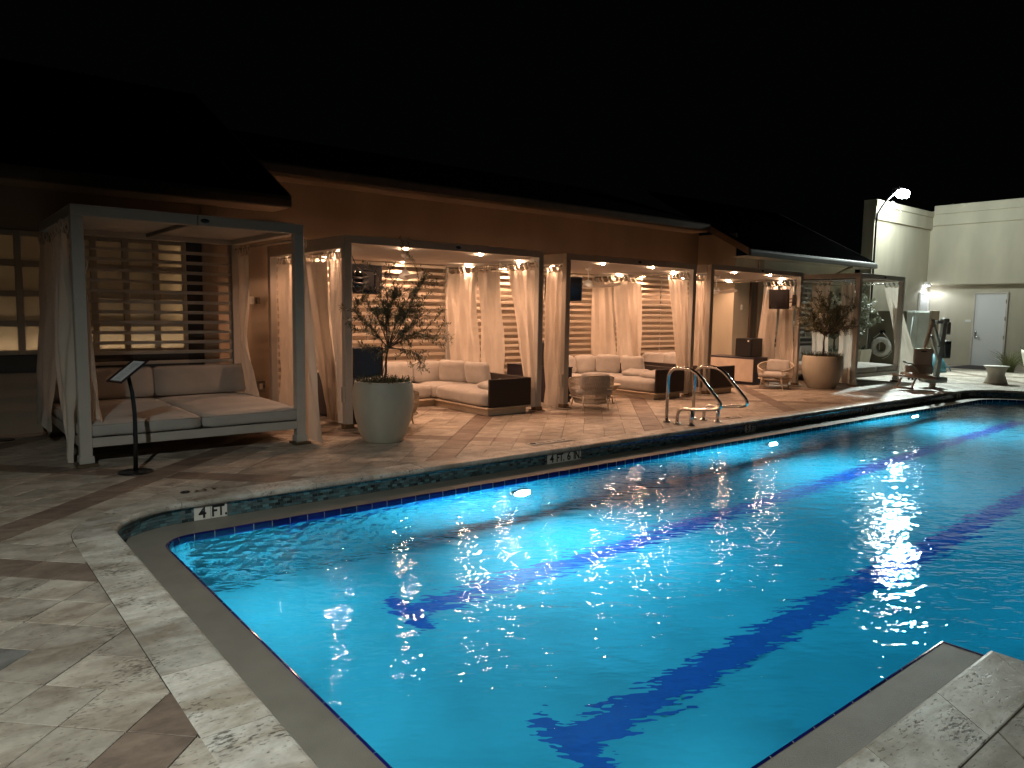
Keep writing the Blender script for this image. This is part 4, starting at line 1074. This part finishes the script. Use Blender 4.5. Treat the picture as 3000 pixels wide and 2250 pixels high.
# ---- woven tub chairs and little table
def woven(prof_fn, n_a, n_z, a0, a1, r=.005):
    """diamond lattice of thin rope strips over a parametric shell prof_fn(angle, t)->(x,y,z)"""
    mb_ = MB()
    def strand(sgn, k):
        pts = []
        st_ = 10
        for i in range(st_ + 1):
            t = i / st_; a = a0 + (a1 - a0) * (k / n_a) + sgn * t * (a1 - a0) / n_a * n_z / 2.0
            if a < min(a0, a1) - 1e-6 or a > max(a0, a1) + 1e-6: continue
            p = prof_fn(a, t); n_ = Vector((math.cos(a), math.sin(a), 0)); pts.append(Vector(p) + n_ * (.002 * sgn))
        if len(pts) > 2: tube(pts, r, 4, mb_, caps=False)
    for k in range(-n_z, n_a + n_z + 1):
        strand(1, k); strand(-1, k)
    return mb_
def chair(lab, x, y, rz):
    e = empty('tub_chair', (x, y, 0), rz); tag(e, lab, 'chair', 'woven tub chairs in the lit cabanas')
    RX_, RY_ = .385, .36
    def top(a): return .36 + .20 * (0.5 - 0.5 * math.cos(a)) ** .8     # open side towards angle 0
    def shell(a, t):
        zb = .10; z = zb + (top(a) - zb) * t; rr_ = .70 + .30 * math.sin(min(1, t * 1.25) * PI / 2)
        return (RX_ * rr_ * math.cos(a), RY_ * rr_ * math.sin(a), z)
    stuff(woven(shell, 64, 7, R(28), R(332), .0048).build('woven_shell', WOVEN, e))
    tube([shell(R(28) + R(304) * k / 36, 1) for k in range(37)], .013, 7).build('top_rim', WOVEN, e)
    low = lambda a: (RX_ * .94 * math.cos(a), RY_ * .94 * math.sin(a), .20)
    tube([low(R(360) * k / 36) for k in range(36)], .012, 6, closed=True).build('seat_ring', WOVEN, e)
    tube([(RX_ * .7 * math.cos(R(10 * k)), RY_ * .7 * math.sin(R(10 * k)), .10) for k in range(36)], .010, 6, closed=True).build('lower_ring', WOVEN, e)
    for (a, o_) in ((32, 1.22), (-32, 1.22), (148, 1.12), (-148, 1.12)):
        c, s_ = math.cos(R(a)), math.sin(R(a)); tube([(RX_ * c * .93, RY_ * s_ * .93, .34 if abs(a) < 90 else .25), (RX_ * c * o_, RY_ * s_ * o_, 0)], [.015, .012], 8).build('leg', WOVEN, e)
    rbox((-.30, -.29, .24), (.37, .29, .335), .045, 10, .015, wob=.002, seed=5).build('seat_cushion', CUSH, e)
    T = Matrix.Translation((-.24, 0, .33)) @ Matrix.Rotation(R(-18), 4, 'Y')
    rbox((-.06, -.24, 0), (.06, .24, .27), .055, 10, .0, mat=T, wob=.004, seed=6).build('back_cushion', CUSH, e)
chair('woven tub chair seen from behind beside the front post of the middle lit cabana', 8.44, 8.36, R(58))
chair('woven tub chair facing left at the right end of the farthest lit cabana', 14.20, 8.55, R(200))
chair('woven tub chair mostly hidden behind the near planter', 4.75, 8.36, R(50))
e = empty('side_table', (9.2, 8.75, 0)); tag(e, 'small round woven side table between chair and sofa in the middle lit cabana', 'table')
def tsh(a, t): return ((.15 + .10 * t) * math.cos(a), (.15 + .10 * t) * math.sin(a), .20 + .10 * t)
lathe([(.001, .30), (.25, .30), (.26, .31), (.255, .322), (.001, .322)], 28, cap0=False, cap1=False).build('top', WOVEN, e)
stuff(woven(tsh, 40, 6, 0, 2 * PI, .0045).build('woven_skirt', WOVEN, e))
for k in range(3): tube([(.12 * math.cos(k * 2.1 + .4), .12 * math.sin(k * 2.1 + .4), .24), (.20 * math.cos(k * 2.1 + .4), .20 * math.sin(k * 2.1 + .4), 0)], .011, 7).build('leg', WOVEN, e)

# ---- wall fittings behind the daybed and in the far cabana
e = empty('thermostat', (4.07, GY, 1.655)); tag(e, 'pale switch plate high on the brown wall beside the near daybed', 'switch')
box((-.055, -.03, -.06), (.02, -.0005, .06), .004).build('plate', WHITE, e); box((.06, -.02, -.05), (.12, -.0005, .05), .004).build('cover', BRASS, e)
e = empty('wall_outlet', (4.17, GY, .30)); tag(e, 'metal framed wall socket low on the brown wall beside the near daybed', 'socket')
box((-.07, -.035, -.08), (.07, -.0005, .08), .006).build('box', STEEL, e); box((-.025, -.042, -.045), (.025, -.0355, .045), .003).build('socket', WHITE, e)
e = empty('thermostat', (15.62, WY, 1.73)); tag(e, 'small switch plate on the tan wall inside the farthest lit cabana', 'switch')
box((-.04, -.02, -.06), (.03, -.0005, .06), .004).build('plate', WHITE, e)
dk = lathe([(.13, 0), (.13, .006), (.10, .010)], 28).build('floor_drain', BLACK); dk.location = (.66, 10.0, 0); tag(dk, 'dark round floor cover near the wall at the far left', 'drain cover')

# ================================================================ MENU STAND
e = empty('menu_stand', (1.50, 7.40, 0), 0); tag(e, 'black curved pedestal stand holding a framed menu before the near daybed', 'menu stand')
lathe([(.15, 0), (.15, .008), (.13, .014), (.02, .018)], 36).build('base', BLACK, e)
tube([(0, 0, .015), (.005, -.01, .3), (.005, -.02, .55), (-.01, -.02, .75), (-.045, -.03, .93)], [.02, .02, .019, .018, .017], 10).build('pole', BLACK, e)
rt_, aw_ = Vector((.777, -.629, 0)), Vector((.629, .777, 0))
ua = (rt_ * .19 - aw_ * .116).normalized(); va_ = (rt_ * .14 + aw_ * .23 + Vector((0, 0, .19))).normalized(); na_ = ua.cross(va_)
T = Matrix(((ua.x, va_.x, na_.x, -.045), (ua.y, va_.y, na_.y, -.045), (ua.z, va_.z, na_.z, .955), (0, 0, 0, 1)))
fr = MB(); w, h = .098, .148
for (a, b) in (((-w - .018, -h - .018, -.008), (w + .018, -h, .008)), ((-w - .018, h, -.008), (w + .018, h + .018, .008)), ((-w - .018, -h + .0005, -.008), (-w, h - .0005, .008)), ((w, -h + .0005, -.008), (w + .018, h - .0005, .008))): box(a, b, .003, fr, 0, T)
box((-w, -h, -.006), (w, h, -.003), 0, fr, 0, T); fo = fr.build('frame', M('dark_red_frame', (.03, .012, .010), .35), e)
pm = MB(); box((-w + .008, -h + .008, -.0025), (w - .008, h - .008, .0005), 0, pm, 0, T); pp = pm.build('menu_sheet', PAPER, e)
pl = MB(); y = h - .04
while y > -h + .02:
    ln = rnd.uniform(.35, .95) * (w - .03); box((-ln, y, .0007), (ln, y + .0022, .0011), 0, pl, 0, T); y -= .0095 if rnd.random() < .8 else .019
stuff(pl.build('printed_lines', M('grey_print', (.35, .36, .38), .6), pp))

# ================================================================ PLANTERS AND PLANTS
def leaf_quad(mb_, p, d, n_, l, w):
    s_ = d.cross(n_).normalized() * w; m_ = p + d * l * .5
    mb_.add([tuple(p), tuple(m_ + s_), tuple(p + d * l), tuple(m_ - s_)], [(0, 1, 2, 3)])
def olive_tree(lab, base, zsoil, fork, targets, s=1.0, seed=1, leafm=LEAF, dens=1.0):
    r_ = random.Random(seed); e = empty('olive_tree', (base[0], base[1], zsoil)); tag(e, lab, 'tree', 'olive trees in round planters')
    O = Vector((base[0], base[1], zsoil)); F = Vector(fork) - O
    m_ = MB()
    tube([Vector((0, 0, -.03)), F * .35 + Vector((.012, 0, 0)), F * .7 + Vector((-.006, .01, 0)), F], [.017 * s, .014 * s, .0125 * s, .011 * s], 8, m_)
    tube([Vector((-.03, .01, -.03)), F * .35 + Vector((-.02, .01, 0)), F * .62 + Vector((-.012, .0, 0)), F * .75], [.006, .005, .005, .004], 5, m_)
    m_.build('trunk', BARK, e)
    br = MB(); lf = MB()
    def twig(p0, p1, rad, lvl):
        ax = p1 - p0; L_ = ax.length; pts = []; n = 6
        b1 = Vector((r_.uniform(-1, 1), r_.uniform(-1, 1), r_.uniform(.1, 1))) * L_ * .12
        for i in range(n + 1):
            t = i / n; pts.append(p0 + ax * t + b1 * math.sin(PI * t))
        tube(pts, [rad * (1 - .7 * i / n) for i in range(n + 1)], 4, br, caps=False)
        if lvl < 2:
            k = int((3 if lvl == 0 else 2) + L_ * (9 if lvl == 0 else 7) * dens)
            for _ in range(k):
                t = r_.uniform(.25, .98); q = p0 + ax * t + b1 * math.sin(PI * t)
                dr_ = (ax.normalized() * r_.uniform(.2, 1) + Vector((r_.uniform(-1, 1), r_.uniform(-1, 1), r_.uniform(-.7, .9))) * .95).normalized()
                twig(q, q + dr_ * L_ * r_.uniform(.28, .5) * (1 if lvl == 0 else .9), rad * .5, lvl + 1)
        # leaves in opposite pairs
        nl = max(3, int(L_ / .0185)) ; st = .35 if lvl == 0 else .08
        for i in range(nl):
            t = st + (1 - st) * i / nl; q = p0 + ax * t + b1 * math.sin(PI * t)
            tn = (ax + b1 * PI * math.cos(PI * t)).normalized()
            sd = tn.cross(Vector((r_.uniform(-1, 1), r_.uniform(-1, 1), r_.uniform(-1, 1)))).normalized()
            for sg in (-1, 1):
                d_ = (tn * .75 + sd * sg).normalized(); leaf_quad(lf, q, d_, Vector((r_.uniform(-.5, .5), r_.uniform(-.5, .5), 1)), r_.uniform(.036, .060) * s, .0064 * s)
    for tg in targets:
        T_ = Vector(tg) - O; p0 = F * r_.uniform(.92, 1.0) if True else F
        twig(p0, T_, .0068 * s, 0)
    cr_ = br.build('branches', BARK, e); o = stuff(lf.build('foliage', leafm, e))
    return e
def planter(lab, c, prof, segs=48):
    e = empty('planter', (c[0], c[1], 0)); tag(e, lab, 'planter', 'round cream planters on the deck')
    lathe(prof, segs).build('pot', POT, e)
    r_, z = prof[-1]; lathe([(.001, z + .03), (r_ * .6, z + .02), (r_, z)], 24, cap0=False, cap1=False).build('soil', SOIL, e)
    return e
def ground_cover(lab, c, z, R_, seed, n=210, hgt=.11, name='ground_cover'):
    r_ = random.Random(seed); m_ = MB()
    for _ in range(n):
        a = r_.uniform(0, 2 * PI); rr_ = R_ * math.sqrt(r_.random()); p = Vector((rr_ * math.cos(a), rr_ * math.sin(a), 0))
        d = Vector((r_.uniform(-.5, .5) + .6 * math.cos(a) * rr_ / R_, r_.uniform(-.5, .5) + .6 * math.sin(a) * rr_ / R_, 1)).normalized(); L_ = hgt * r_.uniform(.45, 1.25)
        tube([p, p + d * L_ * .6, p + d * L_ + Vector((0, 0, -.01))], .0014, 3, m_, caps=False)
        for k in range(11):
            t = .2 + .8 * k / 10; q = p + d * L_ * t; dd = (d * .5 + Vector((r_.uniform(-1, 1), r_.uniform(-1, 1), r_.uniform(-.2, .6)))).normalized()
            leaf_quad(m_, q, dd, Vector((r_.uniform(-1, 1), r_.uniform(-1, 1), 1)), r_.uniform(.012, .022), r_.uniform(.005, .009))
    o = stuff(m_.build(name, LEAF2, loc=(c[0], c[1], z))); tag(o, lab, 'plant'); return o
PB = .72
prof1 = [(.225, 0), (.235, .012), (.285, .12), (.330, .28), (.352, .42), (.357, .52), (.350, .62), (.338, .70), (.333, .715), (.325, .716), (.318, .705), (.320, .64)]
p1 = (4.215, 7.60)
planter('nearest cream barrel planter with an olive tree, in front of the first lit cabana', p1, prof1)
ground_cover('low leafy plants filling the nearest planter', p1, .645, .30, 5, 330)
tg1 = [(4.746, 7.5, 1.95), (4.62, 7.5, 1.80), (4.70, 7.45, 1.62), (4.64, 7.6, 1.45), (4.90, 7.5, 1.20), (4.84, 7.55, 1.30), (4.74, 7.5, .88), (4.62, 7.45, 1.00), (4.03, 7.5, .98), (3.95, 7.55, 1.12), (3.78, 7.5, 1.31), (3.86, 7.5, 1.43), (3.84, 7.6, 1.58), (3.92, 7.5, 1.66), (4.10, 7.5, 1.70), (4.22, 7.6, 1.86), (4.30, 7.4, 1.74), (4.42, 7.5, 1.60), (4.10, 7.3, 1.50), (4.35, 7.8, 1.55), (4.5, 7.3, 1.40), (4.3, 7.2, 1.35)]
olive_tree('small olive tree in the nearest cream planter', p1, .66, (4.24, 7.52, 1.12), tg1, 1.0, 4, dens=.62)
p2 = (15.12, 8.0)
prof2 = [(.27, 0), (.28, .012), (.34, .12), (.39, .28), (.415, .42), (.42, .50), (.415, .60), (.405, .68), (.398, .70), (.388, .70), (.38, .69), (.385, .62)]
planter('second cream barrel planter, between the farthest lit cabana and the far daybed', p2, prof2)
ground_cover('low leafy plants filling the second planter', p2, .63, .36, 6, 260, .14)
rr2 = random.Random(8); tg2 = []
for k in range(24):
    a = rr2.uniform(0, 6.28); q = rr2.uniform(.35, .72); tg2.append((p2[0] + q * math.cos(a), p2[1] + q * math.sin(a) * .8, rr2.uniform(1.15, 1.98)))
tg2 += [(p2[0] - .15, p2[1] - .85, 1.35), (p2[0] + .9, p2[1] - .2, 1.75), (p2[0] + .2, p2[1], 2.08)]
olive_tree('olive tree in the second cream planter', p2, .64, (15.12, 7.98, 1.15), tg2, 1.35, 9, dens=.22)
# square planter with a sparse tree behind the far daybed, another further left
for (x, y, lab, tl, gl_, sd) in ((20.9, 10.1, 'square pale planter behind the far daybed, left of the lifebuoy', 'sparse pale tree seen through the far daybed, left of the lifebuoy', 'dry grasses in the square planter left of the lifebuoy', 11), (19.0, 9.75, 'square pale planter half hidden by the second olive tree', 'thin tree above the square planter behind the second olive tree', 'dry grasses in the square planter behind the second olive tree', 12)):
    e = empty('planter', (x, y, 0)); tag(e, lab, 'planter')
    m_ = MB(); v = []; 
    for (r_, z) in ((.26, 0), (.33, .62), (.30, .62), (.29, .56)):
        for (a, b) in ((-1, -1), (1, -1), (1, 1), (-1, 1)): v.append((a * r_, b * r_, z))
    f = [(4 * i + k, 4 * i + (k + 1) % 4, 4 * i + 4 + (k + 1) % 4, 4 * i + 4 + k) for i in range(3) for k in range(4)] + [(12, 13, 14, 15)]
    m_.add(v, f); m_.build('pot', POT, e)
    ground_cover(gl_, (x, y), .56, .26, sd, 110, .2)
    r3 = random.Random(sd); tg = [(x + r3.uniform(-.5, .75), y + r3.uniform(-.4, .4), r3.uniform(1.0, 2.2)) for _ in range(13)]
    olive_tree(tl, (x, y), .56, (x, y, .95), tg, 1.9, sd, dens=.35)
# planter and grasses at the right edge
e = empty('planter', (23.5, 6.42, 0)); tag(e, 'pale planter cut off by the right edge of the photo', 'planter', 'round cream planters on the deck')
lathe([(.16, 0), (.26, .3), (.33, .62), (.34, .72), (.32, .72), (.31, .66)], 36).build('pot', POT, e); lathe([(.001, .68), (.315, .66)], 20, cap0=False, cap1=False).build('soil', SOIL, e)
ground_cover('dark succulent tops in the planter at the right edge', (23.5, 6.42), .66, .3, 21, 120, .14)
r4 = random.Random(31)
for (gx, gy, lab) in ((24.6, 7.35, 'tuft of ornamental grass right of the white door'), (25.6, 7.1, 'larger tuft of ornamental grass by the cream wall near the right edge')):
    m_ = MB()
    for _ in range(230):
        a = r4.uniform(0, 6.28); b = r4.uniform(.1, .55); hh = r4.uniform(.35, .85); p = Vector((.12 * math.cos(a) * r4.random(), .12 * math.sin(a) * r4.random(), 0)); pts = []
        for k in range(5):
            t = k / 4; pts.append(p + Vector((math.cos(a) * b * t ** 1.8, math.sin(a) * b * t ** 1.8, hh * (t - .22 * t ** 3))))
        tube(pts, [.004, .004, .0035, .002, .001], 3, m_, caps=False)
    o = m_.build('grass_clump', GRASSM, loc=(gx, gy, 0)); stuff(o); tag(o, lab, 'plant')

# ================================================================ HANDRAILS
def arcpts(pts, r, n=6):
    pts = [Vector(p) for p in pts]; out_ = [pts[0]]
    for i in range(1, len(pts) - 1):
        a = (pts[i - 1] - pts[i]); b = (pts[i + 1] - pts[i]); k = min(r, a.length * .48, b.length * .48); p0 = pts[i] + a.normalized() * k; p1_ = pts[i] + b.normalized() * k
        for j in range(n + 1):
            t = j / n; out_.append(p0 * (1 - t) ** 2 + pts[i] * 2 * t * (1 - t) + p1_ * t * t)
    return out_ + [pts[-1]]
for x, lab in ((8.25, 'nearer curved stainless handrail at the pool edge'), (8.86, 'farther curved stainless handrail at the pool edge')):
    e = empty('pool_handrail', (x, 6.5, 0)); tag(e, lab, 'handrail', 'stainless handrails at the pool edge')
    q = [(0, .14, 0), (0, .135, .785), (0, -.32, .79), (0, -.78, .33), (0, -.72, .245), (0, -.30, .245), (0, -.06, .215), (0, -.045, 0)]
    P2 = [(0, .14, 0), (0, .135, .78), (0, -.30, .80), (0, -.83, .30), (0, -.40, .24), (0, -.06, .22), (0, -.045, 0)]
    tube(arcpts(P2, .17, 8), .024, 12).build('rail', STEEL, e)
    tube([(0, -.29, 0), (0, -.29, .235)], .026, 12).build('stanchion', STEEL, e)
    for yy in (.14, -.045, -.29):
        a = MB(); lathe([(.055, 0), (.055, .012), (.035, .022), (.027, .024)], 20, a, c=(0, yy, .004)); a.build('flange', STEEL, e)
    box((-.02, -.31, .22), (.02, -.27, .27), .008).build('clamp', STEEL, e)

# ================================================================ POOL LIFT  (local x = image right)
e = empty('pool_lift', (17.45, 6.66, 0), math.atan2(-.629, .777)); tag(e, 'tan and grey pool lift chair at the far pool edge', 'pool lift')
lathe([(.17, 0), (.17, .008), (.08, .014)], 28).build('base_plate', LIFTG, e); tube([(0, 0, .01), (0, 0, .13)], .066, 18).build('post', TAN, e)
rbox((-.25, -.15, .115), (.26, .15, .26), .05, 8).build('base_housing', LIFTG, e)
def beam(a, b, w, d=.05): return tube([a, b], w, 4)
def bar(name, a, b, w, d, mat):
    a = Vector(a); b = Vector(b); L_ = (b - a).length; T = Matrix.Translation(a) @ (b - a).to_track_quat('Z', 'Y').to_matrix().to_4x4()
    return box((-w / 2, -d / 2, 0), (w / 2, d / 2, L_), .008, mat=T).build(name, mat, e)
bar('mast', (.07, 0, .26), (.175, 0, 1.50), .10, .10, LIFTG); rbox((.10, -.07, 1.44), (.25, .07, 1.54), .03, 6).build('mast_cap', LIFTG, e)
box((-.03, -.05, 1.42), (.12, .05, 1.49), .01).build('handle_block', LIFTG, e); rbox((.19, -.06, 1.18), (.29, .06, 1.46), .02, 6).build('battery', LIFTG, e)
rbox((.17, -.11, .66), (.31, .07, 1.05), .02, 6).build('control_box', M('dark_box', (.10, .11, .105), .4), e)
bar('lift_arm', (-.09, -.06, 1.47), (.10, -.06, .93), .065, .05, LIFTG); bar('lift_arm', (-.11, -.06, 1.17), (.08, -.06, .62), .065, .05, LIFTG)
bar('seat_mast', (-.09, -.13, 1.48), (-.24, -.13, .85), .075, .06, TAN); lathe([(.045, 0), (.045, .06)], 16, c=(-.09, -.16, 1.46)).build('pivot_cap', LIFTG, e)
for (a, z) in ((-.075, 1.36), (-.11, 1.13), (.075, .93)):
    o = lathe([(.016, 0), (.016, .03)], 10).build('bolt', BLACK, e); o.location = (a, -.09, z); o.rotation_euler = (R(90), 0, 0)
sb = rbox((-.46, -.26, .30), (-.04, -.20, .88), .05, 10, wob=0).build('seat_back', TAN, e); rbox((-.31, -.268, .80), (-.19, -.255, .825), .006, 4).build('seat_handle_slot', BLACK, sb)
m_ = MB(); T = Matrix.Translation((-.33, -.36, .24)) @ Matrix.Rotation(R(8), 4, 'Y'); rbox((-.30, -.28, 0), (.30, .16, .10), .04, 8, mat=T, mb=m_); m_.build('seat', TAN, e)
rbox((-.62, -.30, .30), (-.02, -.22, .52), .05, 8).build('seat_side', TAN, e)
a = MB(); tube([(-.86, -.5, .30), (-.26, -.5, .22)], .022, 8, a); tube([(-.62, -.5, .28), (-.80, -.62, .03)], .02, 8, a); tube([(-.33, -.5, .24), (-.48, -.62, -.0)], .02, 8, a); tube([(-.86, -.62, .035), (-.44, -.62, .0)], .022, 8, a); a = a.build('footrest', TAN, e); a.location.z = .03
a = MB(); tube([(-.74, -.42, .60), (-.54, -.42, .54), (-.30, -.42, .30)], .02, 8, a); tube([(-.20, -.1, .52), (.02, -.1, .44)], .02, 8, a); a.build('armrest', LIFTG, e)
for k, x in enumerate((-.52, -.44, -.37, -.30)): o = rbox((x - .02, -.52, .21), (x + .02, -.46, .26), .015, 4).build('bracket', BLACK, e)

for ch in e.children:
    if len(ch.data.vertices):
        ym = sum((ch.matrix_basis @ v_.co).y for v_ in ch.data.vertices) / len(ch.data.vertices); ch.location.x += .578 * ym

# teal covered cleaner behind the lift
e = empty('pool_cleaner_cart', (22.6, 8.6, 0)); tag(e, 'teal covered pool cleaner on the deck behind the lift', 'pool cleaner')
m_ = MB(); lathe([(.36, .02), (.35, .12), (.30, .28), (.20, .44), (.08, .52), (.001, .53)], 20, m_, cap1=False, ax=1.1, ay=.8); m_.build('cover', TEAL, e)
tube([(.25, -.1, .05), (.4, -.15, .16), (.5, -.2, .12), (.55, -.22, .03)], .018, 8).build('hose', TEAL, e); box((-.3, -.22, .0), (.3, .22, .05), .01).build('base', BLACK, e)
# doormat, hourglass table, chair at the edge
mt = box((25.0, 8.1, .001), (26.9, 9.2, .014), .004).build('door_mat', M('dark_mat', (.05, .04, .042), .95, .2, 20, bump=.5)); tag(mt, 'long dark mat before the white door', 'mat')
e = empty('hourglass_table', (19.95, 6.22, 0)); tag(e, 'pale waisted concrete side table at the far right of the deck', 'table')
lathe([(.25, 0), (.235, .06), (.185, .20), (.18, .25), (.215, .36), (.25, .41)], 36).build('body', CONC, e); lathe([(.262, 0), (.27, .008), (.262, .018)], 36, c=(0, 0, .411)).build('top', CONC, e)
e = empty('deck_chair', (21.1, 5.35, 0), R(150)); tag(e, 'grey deck chair cut off by the right edge of the photo', 'chair')
for (a, b) in ((-.25, -.25), (.25, -.25), (-.25, .25), (.25, .25)): tube([(a * 1.1, b * 1.1, 0), (a, b, .40)], .02, 8).build('leg', LIFTG, e)
rbox((-.30, -.30, .36), (.30, .30, .44), .04, 8).build('seat', M('blue_grey_seat', (.2, .24, .3), .7), e)
m_ = MB(); v = []; f = []
for i in range(13):
    a = R(60 + 20 * i)
    for (r_, z) in ((.31, .40), (.35, .72), (.33, .73), (.29, .40)): v.append((r_ * math.cos(a), r_ * math.sin(a), z))
for i in range(12):
    for k in range(4): f.append((4 * i + k, 4 * i + (k + 1) % 4, 4 * i + 4 + (k + 1) % 4, 4 * i + 4 + k))
m_.add(v, f, 0, True); m_.build('backrest', LIFTG, e)

# ---- lifebuoy and pole
e = empty('lifebuoy', (22.79, 10.23, .64), R(-90)); tag(e, 'white lifebuoy ring hung by its rope on the olive wall', 'lifebuoy')
pts = [(.225 * math.cos(R(10 * k)), 0, .225 * math.sin(R(10 * k))) for k in range(36)]
tube(pts, .08, 12, closed=True).build('ring', RING, e)
for k in range(4):
    a = R(45 + 90 * k); T_ = Matrix.Rotation(-a, 4, 'Y'); c = MB(); tube([(.225 + .085 * math.cos(R(30 * j)), .085 * math.sin(R(30 * j)), 0) for j in range(12)], .01, 5, c, closed=True, mat=T_); c.build('band', WHITE, e)
a = MB(); tube([(-.22, -.05, .26), (0, 0, .46), (.22, -.05, .26)], .012, 6, a); tube([(0, -.1, .30), (0, -.1, -.1)], .007, 5, a); tube([(.3, -.08, .1), (.36, -.08, -.12), (.25, -.08, -.28), (.1, -.08, -.36)], .009, 5, a); a.build('rope', WHITE, e)
box((-.05, -.02, .40), (.05, .115, .50), .01).build('hook', BLACK, e)
e = empty('rescue_pole', (22.72, 9.46, 0), R(-90)); tag(e, 'thin rescue pole with hook leaning by the white cabinet', 'pole')
tube([(0, 0, 0), (.1, .08, 1.6)], .015, 6).build('pole', LIFTG, e); tube([(.1, .08, 1.6), (.08, .08, 1.7), (.13, .08, 1.74), (.17, .08, 1.66)], .014, 6).build('hook', LIFTG, e)

# remove stray helper empties
for o in list(bpy.data.objects):
    if o.name.startswith('camera_dome'): bpy.data.objects.remove(o)
